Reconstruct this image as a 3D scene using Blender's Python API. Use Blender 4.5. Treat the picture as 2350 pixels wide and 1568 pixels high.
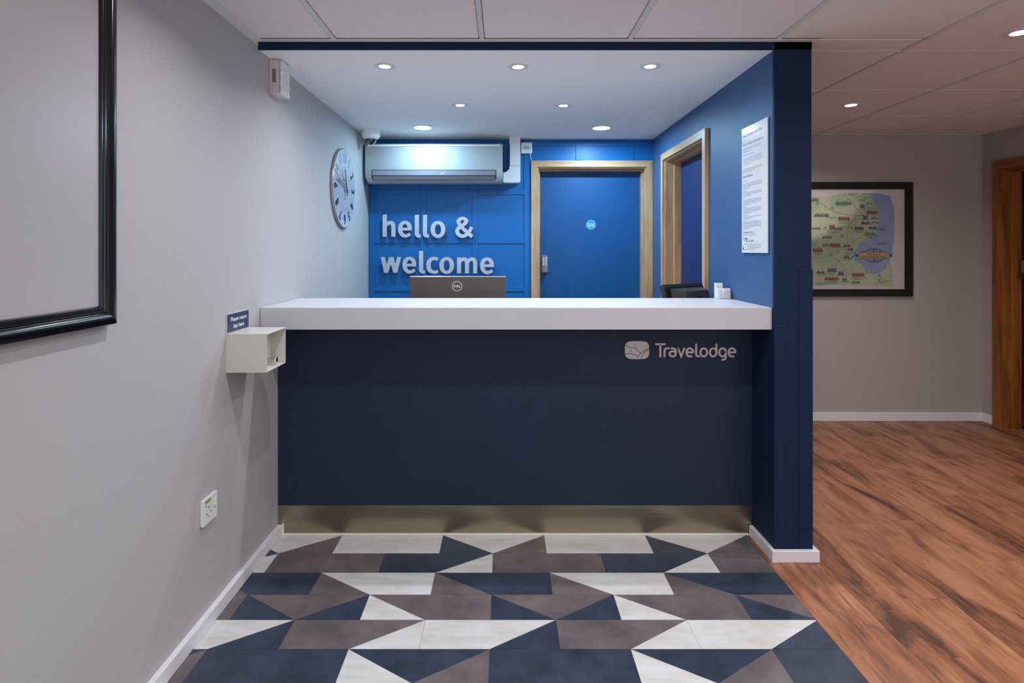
import bpy, bmesh, math, random
from mathutils import Vector, Matrix
random.seed(7)
for o in list(bpy.data.objects): bpy.data.objects.remove(o)
scene = bpy.context.scene
C = scene.collection

# ------------------------------------------------------------------ camera
F = 1312.0; VX = 1156.0; VY = 573.0; H = 1.368          # focal length in px, vanishing point, eye height
cam = bpy.data.cameras.new('camera')
cam.sensor_width = 36.0; cam.lens = F / 2350 * 36
cam.shift_x = (1175 - VX) / 2350; cam.shift_y = -(784 - VY) / 2350
cam.clip_start = 0.02
camo = bpy.data.objects.new('camera', cam); C.objects.link(camo)
camo.location = (0, 0, H); camo.rotation_euler = (math.pi / 2, 0, 0)
scene.camera = camo

# ------------------------------------------------------------------ world and exposure
w = bpy.data.worlds.new('world'); scene.world = w; w.use_nodes = True
bgn = w.node_tree.nodes['Background']
bgn.inputs[0].default_value = (0.93, 0.95, 1.0, 1); bgn.inputs[1].default_value = 1.05
vs = scene.view_settings
vs.view_transform = 'Standard'; vs.look = 'None'; vs.gamma = 1; vs.exposure = 0.2; vs.use_curve_mapping = False

# lamp powers (each light belongs to a ceiling fitting built further down)
P_LOBBY = 6.0; C_LOBBY = (0.97, 0.97, 1.0)
P_BOOTH = 3.3;  C_BOOTH = (0.93, 0.95, 1.0)
P_BACK = 12.5;  C_BACK = (0.42, 0.75, 1.0)
P_HALL = 8.0;   C_HALL = (1.0, 0.96, 0.95)

# ------------------------------------------------------------------ dimensions
XL, XR, XR2, XH = -1.083, 1.195, 1.357, 3.825
YC, YF, YT0, YT1, YB = 2.52, 2.74, 2.54, 3.042, 4.585
ZC, ZB, ZT, ZT0 = 2.286, 2.252, 1.110, 1.012
YNEAR = -2.2
EDGE = 1.153

# ------------------------------------------------------------------ materials
def lin(c):
    c = c / 255.0
    return c / 12.92 if c <= 0.04045 else ((c + 0.055) / 1.055) ** 2.4
def rgb(c): return (lin(c[0]), lin(c[1]), lin(c[2]), 1)
MATS = {}
def pmat(name, col, rough=0.5, metal=0.0, noise=None, bump=None, spec=0.5, coat=0.0, stretch=(1, 1, 1), col2=None, aniso=0):
    m = bpy.data.materials.new(name); m.use_nodes = True
    nt = m.node_tree; b = nt.nodes['Principled BSDF']
    b.inputs['Base Color'].default_value = rgb(col); b.inputs['Roughness'].default_value = rough
    b.inputs['Metallic'].default_value = metal; b.inputs['Specular IOR Level'].default_value = spec
    b.inputs['Coat Weight'].default_value = coat
    if aniso: b.inputs['Anisotropic'].default_value = aniso
    tc = nt.nodes.new('ShaderNodeTexCoord'); mp = nt.nodes.new('ShaderNodeMapping')
    oi = nt.nodes.new('ShaderNodeObjectInfo')
    vm = nt.nodes.new('ShaderNodeVectorMath'); vm.operation = 'MULTIPLY_ADD'
    nt.links.new(oi.outputs['Random'], vm.inputs[0]); vm.inputs[1].default_value = (37, 23, 11)
    nt.links.new(tc.outputs['Object'], vm.inputs[2])
    mp.inputs['Scale'].default_value = stretch
    nt.links.new(vm.outputs[0], mp.inputs['Vector'])
    if noise or col2:
        sc, amt = noise or (5, 0.3)
        n = nt.nodes.new('ShaderNodeTexNoise'); n.inputs['Scale'].default_value = sc; n.inputs['Detail'].default_value = 6
        n.inputs['Roughness'].default_value = 0.62
        nt.links.new(mp.outputs[0], n.inputs['Vector'])
        r = nt.nodes.new('ShaderNodeValToRGB')
        c2 = col2 or tuple(max(0, v * (1 - amt)) for v in col)
        r.color_ramp.elements[0].position = 0.32; r.color_ramp.elements[0].color = rgb(c2)
        r.color_ramp.elements[1].position = 0.68; r.color_ramp.elements[1].color = rgb(col)
        nt.links.new(n.outputs['Fac'], r.inputs[0]); nt.links.new(r.outputs[0], b.inputs['Base Color'])
    if bump:
        sc, st = bump
        n2 = nt.nodes.new('ShaderNodeTexNoise'); n2.inputs['Scale'].default_value = sc; n2.inputs['Detail'].default_value = 3
        nt.links.new(mp.outputs[0], n2.inputs['Vector'])
        bp = nt.nodes.new('ShaderNodeBump'); bp.inputs['Strength'].default_value = st; bp.inputs['Distance'].default_value = 0.002
        nt.links.new(n2.outputs['Fac'], bp.inputs['Height']); nt.links.new(bp.outputs[0], b.inputs['Normal'])
    MATS[name] = m
    return m
def emat(name, col, strength):
    m = bpy.data.materials.new(name); m.use_nodes = True
    nt = m.node_tree; nt.nodes.clear()
    e = nt.nodes.new('ShaderNodeEmission'); e.inputs[0].default_value = (*col, 1); e.inputs[1].default_value = strength
    o = nt.nodes.new('ShaderNodeOutputMaterial'); nt.links.new(e.outputs[0], o.inputs[0])
    MATS[name] = m; return m
def glassmat(name):
    m = bpy.data.materials.new(name); m.use_nodes = True
    nt = m.node_tree; nt.nodes.clear()
    t = nt.nodes.new('ShaderNodeBsdfTransparent'); g = nt.nodes.new('ShaderNodeBsdfGlossy'); g.inputs['Roughness'].default_value = 0.03
    fr = nt.nodes.new('ShaderNodeFresnel'); fr.inputs[0].default_value = 1.45
    mx = nt.nodes.new('ShaderNodeMixShader'); o = nt.nodes.new('ShaderNodeOutputMaterial')
    nt.links.new(fr.outputs[0], mx.inputs[0]); nt.links.new(t.outputs[0], mx.inputs[1]); nt.links.new(g.outputs[0], mx.inputs[2])
    nt.links.new(mx.outputs[0], o.inputs[0]); MATS[name] = m; return m
def woodmat(name, light, mid, dark, axis, freq=1.0, rough=0.45, var=0.25, streak=1.0, fine_mix=0.65, along=1.0, knots=0.0):
    """procedural wood, grain running along the given axis (0, 1, 2); per-object variation"""
    m = bpy.data.materials.new(name); m.use_nodes = True
    nt = m.node_tree; b = nt.nodes['Principled BSDF']; b.inputs['Roughness'].default_value = rough
    N = nt.nodes.new; L = nt.links.new
    tc = N('ShaderNodeTexCoord'); oi = N('ShaderNodeObjectInfo')
    vm = N('ShaderNodeVectorMath'); vm.operation = 'MULTIPLY_ADD'; vm.inputs[1].default_value = (41, 29, 17)
    L(oi.outputs['Random'], vm.inputs[0]); L(tc.outputs['Object'], vm.inputs[2])
    def mapped(across, along):
        mp = N('ShaderNodeMapping'); s = [across] * 3; s[axis] = along
        mp.inputs['Scale'].default_value = s; L(vm.outputs[0], mp.inputs['Vector']); return mp
    def noise(mp, detail=5, dist=0.0, rough_=0.6):
        n = N('ShaderNodeTexNoise'); n.inputs['Scale'].default_value = 1.0; n.inputs['Detail'].default_value = detail
        n.inputs['Distortion'].default_value = dist; n.inputs['Roughness'].default_value = rough_
        L(mp.outputs[0], n.inputs['Vector']); return n
    big = noise(mapped(9 * freq, 1.1 * freq * along), 4, 0.6 + 0.5 * (along - 1))
    mid_n = noise(mapped(34 * freq, 2.2 * freq * along), 5, 1.0 + 0.6 * (along - 1))
    fine = noise(mapped(230 * freq, 7 * freq * along), 4, 0.3 + 0.8 * (along - 1), 0.7)
    r1 = N('ShaderNodeValToRGB'); e = r1.color_ramp.elements
    e[0].position = 0.30; e[0].color = rgb(dark); e[1].position = 0.66; e[1].color = rgb(light)
    k = e.new(0.47); k.color = rgb(mid)
    mixn = N('ShaderNodeMath'); mixn.operation = 'MULTIPLY_ADD'; mixn.inputs[1].default_value = 0.55 * streak
    L(mid_n.outputs['Fac'], mixn.inputs[0])
    sub = N('ShaderNodeMath'); sub.operation = 'MULTIPLY_ADD'; sub.inputs[1].default_value = 1.0; sub.inputs[2].default_value = -0.275 * streak
    L(big.outputs['Fac'], sub.inputs[0]); L(sub.outputs[0], mixn.inputs[2])
    vr = N('ShaderNodeMath'); vr.operation = 'MULTIPLY_ADD'; vr.inputs[1].default_value = var; vr.inputs[2].default_value = -var / 2
    L(oi.outputs['Random'], vr.inputs[0])
    ad = N('ShaderNodeMath'); ad.operation = 'ADD'; L(mixn.outputs[0], ad.inputs[0]); L(vr.outputs[0], ad.inputs[1])
    L(ad.outputs[0], r1.inputs[0])
    r2 = N('ShaderNodeValToRGB'); r2.color_ramp.elements[0].position = 0.36; r2.color_ramp.elements[1].position = 0.62
    r2.color_ramp.elements[0].color = (0.55, 0.50, 0.47, 1); r2.color_ramp.elements[1].color = (1, 1, 1, 1)
    L(fine.outputs['Fac'], r2.inputs[0])
    mx = N('ShaderNodeMix'); mx.data_type = 'RGBA'; mx.blend_type = 'MULTIPLY'; mx.inputs[0].default_value = fine_mix
    L(r1.outputs[0], mx.inputs[6]); L(r2.outputs[0], mx.inputs[7]); L(mx.outputs[2], b.inputs['Base Color'])
    if knots:
        kn = noise(mapped(26 * freq, 3.6 * freq), 3, 1.6)
        r3 = N('ShaderNodeValToRGB'); r3.color_ramp.elements[0].position = 0.28; r3.color_ramp.elements[1].position = 0.37
        r3.color_ramp.elements[0].color = (0.30, 0.24, 0.20, 1); r3.color_ramp.elements[1].color = (1, 1, 1, 1)
        L(kn.outputs['Fac'], r3.inputs[0])
        m2 = N('ShaderNodeMix'); m2.data_type = 'RGBA'; m2.blend_type = 'MULTIPLY'; m2.inputs[0].default_value = knots
        L(mx.outputs[2], m2.inputs[6]); L(r3.outputs[0], m2.inputs[7]); L(m2.outputs[2], b.inputs['Base Color'])
    bp = N('ShaderNodeBump'); bp.inputs['Strength'].default_value = 0.12; bp.inputs['Distance'].default_value = 0.001
    L(fine.outputs['Fac'], bp.inputs['Height']); L(bp.outputs[0], b.inputs['Normal'])
    MATS[name] = m; return m

pmat('wall_paint', (186, 183, 184), 0.62, bump=(420, 0.10), spec=0.3)
pmat('hall_paint', (180, 173, 169), 0.65, bump=(420, 0.10), spec=0.3)
pmat('navy_paint', (21, 40, 68), 0.6, bump=(260, 0.08), spec=0.18)
pmat('partition_paint', (60, 94, 138), 0.52, bump=(260, 0.08), spec=0.4)
pmat('blue_paint', (8, 102, 170), 0.42, bump=(260, 0.06), spec=0.4)
pmat('door_blue', (15, 80, 136), 0.48, bump=(300, 0.05), spec=0.4)
pmat('door_navy', (14, 46, 96), 0.5, spec=0.4)
pmat('door_dark', (24, 28, 40), 0.45)
pmat('plaster_white', (252, 248, 246), 0.7, bump=(300, 0.06), spec=0.2)
pmat('tile_white', (252, 241, 239), 0.85, noise=(420, 0.07), bump=(500, 0.5), spec=0.15)
pmat('bar_white', (226, 223, 221), 0.45)
pmat('skirt_white', (236, 234, 240), 0.35, noise=(30, 0.03))
pmat('worktop_white', (202, 201, 206), 0.38, noise=(4, 0.02))
pmat('counter_navy', (36, 46, 71), 0.55, noise=(3, 0.05), spec=0.25)
pmat('steel', (176, 164, 142), 0.30, 1.0, bump=(160, 0.12), stretch=(0.03, 1, 1), noise=(1.5, 0.06), aniso=0.6)
pmat('sealant', (226, 224, 218), 0.4)
pmat('lvt_cream', (222, 222, 224), 0.42, noise=(7, 0.10), bump=(60, 0.05), stretch=(1, 3, 1), col2=(200, 199, 193))
pmat('lvt_navy', (58, 69, 90), 0.42, noise=(9, 0.2), bump=(60, 0.05), col2=(38, 48, 64))
pmat('lvt_brown', (118, 109, 110), 0.45, noise=(8, 0.2), bump=(60, 0.05), col2=(88, 81, 84))
pmat('grout', (120, 118, 118), 0.8)
woodmat('floor_wood', (188, 133, 100), (162, 105, 75), (92, 61, 46), 1, freq=0.72, rough=0.42, var=0.10, streak=0.8, along=1.9, knots=0.8, fine_mix=0.5)
woodmat('oak_v', (222, 180, 138), (208, 162, 120), (186, 138, 98), 2, freq=1.3, rough=0.4, var=0.1, fine_mix=0.35)
woodmat('oak_h', (222, 180, 138), (208, 162, 120), (186, 138, 98), 0, freq=1.3, rough=0.4, var=0.1, fine_mix=0.35)
woodmat('oak_y', (222, 180, 138), (208, 162, 120), (186, 138, 98), 1, freq=1.3, rough=0.4, var=0.1, fine_mix=0.35)
woodmat('pine_v', (186, 120, 54), (164, 98, 40), (128, 70, 26), 2, freq=1.0, rough=0.42, var=0.1)
woodmat('pine_y', (186, 120, 54), (164, 98, 40), (128, 70, 26), 1, freq=1.0, rough=0.42, var=0.1)
pmat('plastic_white', (236, 238, 238), 0.22, spec=0.5)
pmat('plastic_cream', (222, 214, 206), 0.4)
pmat('louvre_grey', (140, 142, 154), 0.3)
pmat('plastic_grey', (176, 178, 190), 0.3)
pmat('aircon_white', (180, 186, 190), 0.16, spec=0.5, coat=0.1)
pmat('dark_gap', (20, 22, 26), 0.7)
pmat('black_gloss', (13, 13, 15), 0.20, spec=0.55)
pmat('till_black', (50, 47, 42), 0.45)
pmat('black_matt', (20, 19, 17), 0.5)
pmat('board_grey', (184, 180, 183), 0.30, spec=0.45)
pmat('monitor_grey', (88, 80, 74), 0.36, 0.35, noise=(300, 0.08))
pmat('silver', (196, 200, 212), 0.3, 0.9)
pmat('letter_silver', (210, 212, 224), 0.38, 0.45, bump=(300, 0.08), stretch=(0.2, 1, 1), noise=(10, 0.06))
pmat('letter_edge', (110, 116, 130), 0.4)
pmat('logo_taupe', (204, 192, 189), 0.45, 0.1)
pmat('chrome', (214, 214, 216), 0.10, 1.0)
pmat('brushed', (150, 150, 156), 0.36, 1.0)
pmat('slot_brown', (128, 120, 102), 0.6)
pmat('brass_dark', (128, 104, 80), 0.35, 0.9)
pmat('keybox_cream', (206, 203, 194), 0.32)
pmat('sign_navy', (42, 58, 92), 0.35)
pmat('white_print', (238, 240, 244), 0.5)
pmat('sticker_blue', (20, 140, 240), 0.35)
pmat('notice_white', (226, 230, 234), 0.12, spec=0.6, coat=0.4)
pmat('print_grey', (96, 102, 124), 0.5)
pmat('print_light', (132, 138, 154), 0.5)
pmat('print_blue', (34, 78, 140), 0.4)
pmat('clock_face', (206, 214, 228), 0.2, 0.35)
pmat('clock_rim', (176, 164, 154), 0.3, 0.5)
pmat('clock_black', (36, 38, 48), 0.3, 0.4)
pmat('clock_brown', (134, 124, 122), 0.4)
pmat('smoke_dome', (22, 24, 30), 0.05, spec=0.8, coat=1.0)
pmat('label_yellow', (196, 196, 120), 0.5)
pmat('map_paper', (244, 232, 234), 0.5)
pmat('map_land', (228, 228, 198), 0.6, noise=(4.5, 0.2), col2=(184, 210, 172))
pmat('map_sea', (186, 192, 228), 0.6, noise=(5, 0.2), col2=(156, 180, 222))
pmat('map_road', (198, 186, 174), 0.6)
pmat('map_green', (118, 158, 108), 0.6)
pmat('map_red', (178, 104, 88), 0.6)
pmat('map_purple', (140, 108, 146), 0.6)
pmat('map_gold', (238, 202, 122), 0.6)
pmat('map_ink', (56, 66, 88), 0.6)
pmat('slab_grey', (120, 116, 112), 0.8)
glassmat('glass')
emat('lamp_white', (1.0, 0.98, 0.96), 14)
emat('lamp_cool', (0.80, 0.92, 1.0), 20)
M = MATS

# ------------------------------------------------------------------ object helpers
WLOC = {}
def setp(o, label=None, cat=None, group=None, kind=None):
    if label: o['label'] = label
    if cat: o['category'] = cat
    if group: o['group'] = group
    if kind: o['kind'] = kind
    return o
def thing(name, loc, label, cat, group=None, kind=None):
    o = bpy.data.objects.new(name, None); C.objects.link(o)
    o.location = loc; o.empty_display_size = 0.05
    WLOC[o.name] = Vector(loc)
    return setp(o, label, cat, group, kind)
def obj(name, bm, mat, parent=None, smooth=False, label=None, cat=None, group=None, kind=None, recalc=True):
    if recalc: bmesh.ops.recalc_face_normals(bm, faces=bm.faces[:])
    lo = Vector((min(v.co.x for v in bm.verts), min(v.co.y for v in bm.verts), min(v.co.z for v in bm.verts)))
    hi = Vector((max(v.co.x for v in bm.verts), max(v.co.y for v in bm.verts), max(v.co.z for v in bm.verts)))
    c = (lo + hi) / 2
    if parent is None: c.z = lo.z
    bmesh.ops.translate(bm, verts=bm.verts[:], vec=-c)
    me = bpy.data.meshes.new(name); bm.to_mesh(me); bm.free()
    mats = mat if isinstance(mat, (list, tuple)) else [mat]
    for x in mats: me.materials.append(M[x])
    if smooth:
        for p in me.polygons: p.use_smooth = True
        me.set_sharp_from_angle(angle=math.radians(38))
    o = bpy.data.objects.new(name, me); C.objects.link(o)
    if parent is not None:
        o.parent = parent; o.location = c - WLOC[parent.name]
    else: o.location = c
    WLOC[o.name] = c.copy()
    return setp(o, label, cat, group, kind)
def B(): return bmesh.new()
def box(bm, x0, x1, y0, y1, z0, z1, bev=0.0, seg=2):
    vs_ = [bm.verts.new(p) for p in ((x0,y0,z0),(x1,y0,z0),(x1,y1,z0),(x0,y1,z0),(x0,y0,z1),(x1,y0,z1),(x1,y1,z1),(x0,y1,z1))]
    fs = [bm.faces.new([vs_[i] for i in f]) for f in ((0,3,2,1),(4,5,6,7),(0,1,5,4),(1,2,6,5),(2,3,7,6),(3,0,4,7))]
    if bev > 0:
        ed = list({e for f in fs for e in f.edges})
        bmesh.ops.bevel(bm, geom=ed, offset=bev, segments=seg, affect='EDGES', profile=0.5)
    return bm
def bx(x0, x1, y0, y1, z0, z1, bev=0.0, seg=2): return box(B(), x0, x1, y0, y1, z0, z1, bev, seg)
class Fr:
    """a flat frame: a to the right, b up, c out of the surface"""
    def __init__(s, o, r, u): s.o = Vector(o); s.r = Vector(r); s.u = Vector(u); s.n = s.r.cross(s.u)
    def __call__(s, a, b, c=0.0): return s.o + s.r * a + s.u * b + s.n * c
def prism(bm, pts, fr, c0, c1, lay=False):
    if lay: LAY[0] = (LAY[0] + 1) % 5; c1 += 0.00003 * LAY[0]; c0 += 0.00001 * LAY[0]
    f = [bm.verts.new(fr(a, b, c1)) for a, b in pts]; k = [bm.verts.new(fr(a, b, c0)) for a, b in pts]
    n = len(pts); bm.faces.new(f); bm.faces.new(k[::-1])
    for i in range(n): bm.faces.new((f[i], k[i], k[(i+1) % n], f[(i+1) % n]))
    return bm
def flat(bm, pts, fr, c):
    bm.faces.new([bm.verts.new(fr(a, b, c)) for a, b in pts]); return bm
def ring_pts(cx, cy, rx, ry, n=32, a0=0.0, a1=2 * math.pi, e=1.0):
    out = []
    full = abs(a1 - a0 - 2 * math.pi) < 1e-6
    for i in range(n + (0 if full else 1)):
        t = a0 + (a1 - a0) * i / n
        c_, s_ = math.cos(t), math.sin(t)
        out.append((cx + rx * math.copysign(abs(c_) ** e, c_), cy + ry * math.copysign(abs(s_) ** e, s_)))
    return out
def spline(pts, per=6):
    """Catmull-Rom through 2-D points"""
    out = []; n = len(pts)
    for i in range(n - 1):
        p0 = pts[max(0, i-1)]; p1 = pts[i]; p2 = pts[i+1]; p3 = pts[min(n-1, i+2)]
        for j in range(per):
            t = j / per
            out.append(tuple(0.5 * (2*p1[k] + (p2[k]-p0[k])*t + (2*p0[k]-5*p1[k]+4*p2[k]-p3[k])*t*t + (3*p1[k]-p0[k]-3*p2[k]+p3[k])*t**3) for k in range(len(p1))))
    out.append(tuple(pts[-1])); return out
LAY = [0]
def ribbon(bm, pts, width, fr, c0, c1, closed=False, caps=False):
    """stroke with mitred joins; points may carry their own width as third value"""
    n = len(pts); Ls, Rs = [], []
    if c1 - c0 > 1e-7: LAY[0] = (LAY[0] + 1) % 5; c1 += 0.00003 * LAY[0]; c0 += 0.00001 * LAY[0]
    for i in range(n):
        p = pts[i]; a = pts[(i-1) % n] if (closed or i > 0) else None; b = pts[(i+1) % n] if (closed or i < n-1) else None
        d1 = Vector((p[0]-a[0], p[1]-a[1])).normalized() if a else None
        d2 = Vector((b[0]-p[0], b[1]-p[1])).normalized() if b else None
        if d1 is None: d1 = d2
        if d2 is None: d2 = d1
        t = d1 + d2
        if t.length < 1e-4: t = d1.copy()
        t.normalize(); nn = Vector((-t.y, t.x)); k = max(0.4, nn.dot(Vector((-d1.y, d1.x))))
        wd = (p[2] if len(p) > 2 else width) / 2 / k
        Ls.append((p[0] + nn.x*wd, p[1] + nn.y*wd)); Rs.append((p[0] - nn.x*wd, p[1] - nn.y*wd))
    if c1 - c0 < 1e-7:
        l = [bm.verts.new(fr(a, b, c1)) for a, b in Ls]; r = [bm.verts.new(fr(a, b, c1)) for a, b in Rs]
        for i in range(n if closed else n-1):
            j = (i+1) % n; bm.faces.new((l[i], r[i], r[j], l[j]))
    else:
        lf = [bm.verts.new(fr(a, b, c1)) for a, b in Ls]; rf = [bm.verts.new(fr(a, b, c1)) for a, b in Rs]
        lb = [bm.verts.new(fr(a, b, c0)) for a, b in Ls]; rb = [bm.verts.new(fr(a, b, c0)) for a, b in Rs]
        for i in range(n if closed else n-1):
            j = (i+1) % n
            bm.faces.new((lf[i], rf[i], rf[j], lf[j])); bm.faces.new((lb[i], lb[j], rb[j], rb[i]))
            bm.faces.new((lf[i], lf[j], lb[j], lb[i])); bm.faces.new((rf[i], rb[i], rb[j], rf[j]))
        if not closed:
            bm.faces.new((lf[0], lb[0], rb[0], rf[0])); bm.faces.new((lf[-1], rf[-1], rb[-1], lb[-1]))
    if caps and not closed:
        for p in (pts[0], pts[-1]):
            wd = (p[2] if len(p) > 2 else width) / 2
            q = ring_pts(p[0], p[1], wd, wd, 14)
            if c1 - c0 < 1e-7: flat(bm, q, fr, c1)
            else: prism(bm, q, fr, c0, c1, True)
    return bm
def tube(bm, pts, r, n=8):
    rings = []
    for i, p in enumerate(pts):
        p = Vector(p); a = Vector(pts[max(0, i-1)]); b = Vector(pts[min(len(pts)-1, i+1)])
        t = (b - a).normalized(); up = Vector((0, 0, 1)) if abs(t.z) < 0.9 else Vector((1, 0, 0))
        s = t.cross(up).normalized(); q = s.cross(t)
        rings.append([bm.verts.new(p + (s*math.cos(2*math.pi*k/n) + q*math.sin(2*math.pi*k/n)) * r) for k in range(n)])
    for i in range(len(rings)-1):
        for k in range(n): bm.faces.new((rings[i][k], rings[i][(k+1) % n], rings[i+1][(k+1) % n], rings[i+1][k]))
    bm.faces.new(rings[0][::-1]); bm.faces.new(rings[-1]); return bm
def lathe(bm, prof, o, axis, n=32):
    """prof: (radius, offset along axis) list; closed at ends where radius is 0"""
    o = Vector(o); ax = Vector(axis).normalized()
    up = Vector((0, 0, 1)) if abs(ax.z) < 0.9 else Vector((1, 0, 0))
    s = ax.cross(up).normalized(); q = s.cross(ax)
    rows = []
    for r, h in prof:
        if r < 1e-6: rows.append([bm.verts.new(o + ax*h)])
        else: rows.append([bm.verts.new(o + ax*h + (s*math.cos(2*math.pi*k/n) + q*math.sin(2*math.pi*k/n))*r) for k in range(n)])
    for a, b in zip(rows, rows[1:]):
        for k in range(n):
            j = (k+1) % n
            if len(a) == 1 and len(b) == 1: continue
            if len(a) == 1: bm.faces.new((a[0], b[k], b[j]))
            elif len(b) == 1: bm.faces.new((a[k], b[0], a[j]))
            else: bm.faces.new((a[k], b[k], b[j], a[j]))
    return bm
def text_bm(bm, s, size, fr, c0, a, b, align='CENTER', thick=0.0, sx=1.0, fat=0.0, width=None, rot=0.0):
    """lettering as flat (or thin) mesh on a frame"""
    cu = bpy.data.curves.new('txt', 'FONT'); cu.body = s; cu.size = size; cu.align_x = align; cu.align_y = 'CENTER'
    cu.resolution_u = 3; cu.extrude = thick / 2; cu.offset = fat
    to = bpy.data.objects.new('txt', cu); C.objects.link(to)
    bpy.context.view_layer.update()
    me = bpy.data.meshes.new_from_object(to.evaluated_get(bpy.context.evaluated_depsgraph_get()))
    xs = [v.co.x for v in me.vertices]
    if width and xs: sx = width / (max(xs) - min(xs))
    cr, sr = math.cos(rot), math.sin(rot)
    vv = []
    for v in me.vertices:
        x, y = v.co.x * sx, v.co.y
        vv.append(bm.verts.new(fr(a + x*cr - y*sr, b + x*sr + y*cr, c0 + thick / 2 + v.co.z)))
    for p in me.polygons:
        try: bm.faces.new([vv[i] for i in p.vertices])
        except ValueError: pass
    bpy.data.objects.remove(to); bpy.data.meshes.remove(me); bpy.data.curves.remove(cu)
    return bm
def copy_tree(src, parent=None, loc=None):
    c = src.copy(); C.objects.link(c)
    if parent is not None: c.parent = parent
    if loc is not None: c.location = loc
    for ch in list(src.children): copy_tree(ch, c)
    return c

# ================================================================== THE SETTING
# ---- floor: slab, patterned tiles, planks
floor = obj('floor', bx(XL - 0.1, 5.2, YNEAR, 4.75, -0.08, -0.003), 'grout', kind='structure',
            label='floor of patterned geometric tiles meeting reddish wood planks', cat='floor')
U = 0.2415
def kx(k): return (k - 0.2) * U
T0 = 2.728; DT = 0.1542
# each row: (material, vertices); t = far side, b = near side, repeated every four units
ROWS = [
 [('c', ['t-1','t1','b0']), ('n', ['t-1','b-1','b0']), ('w', ['b0','t1','b1']), ('c', ['t1','t3','b3','b1'])],
 [('w', ['t0','t2','b2','b0']), ('n', ['t2','t4','b3','b2']), ('c', ['t4','b3','b4'])],
 [('n', ['t-1','t1','b1','b0']), ('w', ['t-1','b-1','b0']), ('w', ['t1','b1','b2']), ('c', ['t1','t3','b3','b2'])],
 [('n', ['t0','b0','b1']), ('w', ['t0','t2','b1']), ('n', ['t2','b1','b2']), ('c', ['t2','b2','b3']), ('w', ['t2','t4','b4','b3'])],
 [('n', ['t1','b0','b1']), ('w', ['t1','t3','b2','b1']), ('c', ['t3','b2','b3']), ('c', ['t-1','t1','b0','b-1'])],
 [('n', ['t0','t2','b2','b0']), ('c', ['t2','b2','b3']), ('n', ['t2','t4','b3']), ('w', ['t4','b3','b4'])],
]
FM = {'c': 'lvt_cream', 'n': 'lvt_navy', 'w': 'lvt_brown'}
def clipx(poly, x, keep_less):
    out = []
    for i in range(len(poly)):
        p, q = poly[i], poly[(i+1) % len(poly)]
        ip = (p[0] <= x) == keep_less or p[0] == x; iq = (q[0] <= x) == keep_less or q[0] == x
        if ip: out.append(p)
        if ip != iq:
            t = (x - p[0]) / (q[0] - p[0]); out.append((x, p[1] + t * (q[1] - p[1])))
    return out
def shrink(poly, g):
    a = sum(poly[i][0]*poly[(i+1) % len(poly)][1] - poly[(i+1) % len(poly)][0]*poly[i][1] for i in range(len(poly)))
    if a < 0: poly = poly[::-1]
    n = len(poly); out = []
    for i in range(n):
        p0, p1, p2 = Vector(poly[i-1]), Vector(poly[i]), Vector(poly[(i+1) % n])
        d1 = (p1-p0).normalized(); d2 = (p2-p1).normalized()
        n1 = Vector((-d1.y, d1.x)); n2 = Vector((-d2.y, d2.x)); m_ = n1 + n2
        if m_.length < 1e-6: m_ = n1
        m_.normalize(); out.append(tuple(p1 + m_ * g / max(0.25, m_.dot(n1))))
    return out
FLOORFR = Fr((0, 0, 0), (1, 0, 0), (0, 1, 0))
for r in range(14):
    yt, yb = T0 - DT*r + (0.008 if r == 0 else 0), T0 - DT*(r+1)
    for rep in range(-2, 3):
        for mt, vs_ in ROWS[r % 6]:
            poly = [(kx(int(v[1:]) + 4*rep), yt if v[0] == 't' else yb) for v in vs_]
            poly = clipx(clipx(poly, XL + 0.012, False), EDGE, True)
            cl = []
            for p in poly:
                if not cl or (Vector(p) - Vector(cl[-1])).length > 1e-5: cl.append(p)
            if len(cl) > 2 and (Vector(cl[0]) - Vector(cl[-1])).length < 1e-5: cl.pop()
            if len(cl) < 3: continue
            ar = abs(sum(cl[i][0]*cl[(i+1) % len(cl)][1] - cl[(i+1) % len(cl)][0]*cl[i][1] for i in range(len(cl)))) / 2
            if ar < 4e-5: continue
            obj('floor_tile', prism(B(), shrink(cl, 0.0005), FLOORFR, -0.003, 0.0), FM[mt], floor)
# planks
PW = 0.18; PL = 1.22
JOINT = {1: 1.9155, 2: 2.24, 3: 2.853, 7: 3.182, 10: 3.458}
edges = [EDGE + 0.001] + [1.198 + PW*i for i in range(0, 20)]
for i in range(len(edges) - 1):
    x0, x1 = edges[i], edges[i+1]
    j = JOINT.get(i - 1, random.uniform(0, PL))
    ys = sorted(set([YNEAR + 1.8] + [j + PL*n for n in range(-4, 5) if -0.3 < j + PL*n < 4.55] + [4.59]))
    for a, b in zip(ys, ys[1:]):
        yb_ = b
        obj('plank', bx(x0 + 0.00015, x1 - 0.00015, a + 0.0002, yb_ - 0.0002, -0.003, 0.0), 'floor_wood', floor)

# ---- left wall
wall_left = obj('wall_left', bx(XL - 0.1, XL, YNEAR, 4.75, 0, 2.34), 'wall_paint', kind='structure',
                label='plain pale grey side wall beside the reception counter', cat='wall')
sk = obj('baseboard_left', bx(XL, XL + 0.022, YNEAR, YF - 0.004, 0, 0.054, 0.003), 'skirt_white', kind='structure',
         label='low white skirting along the pale grey side wall', cat='skirting')
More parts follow.
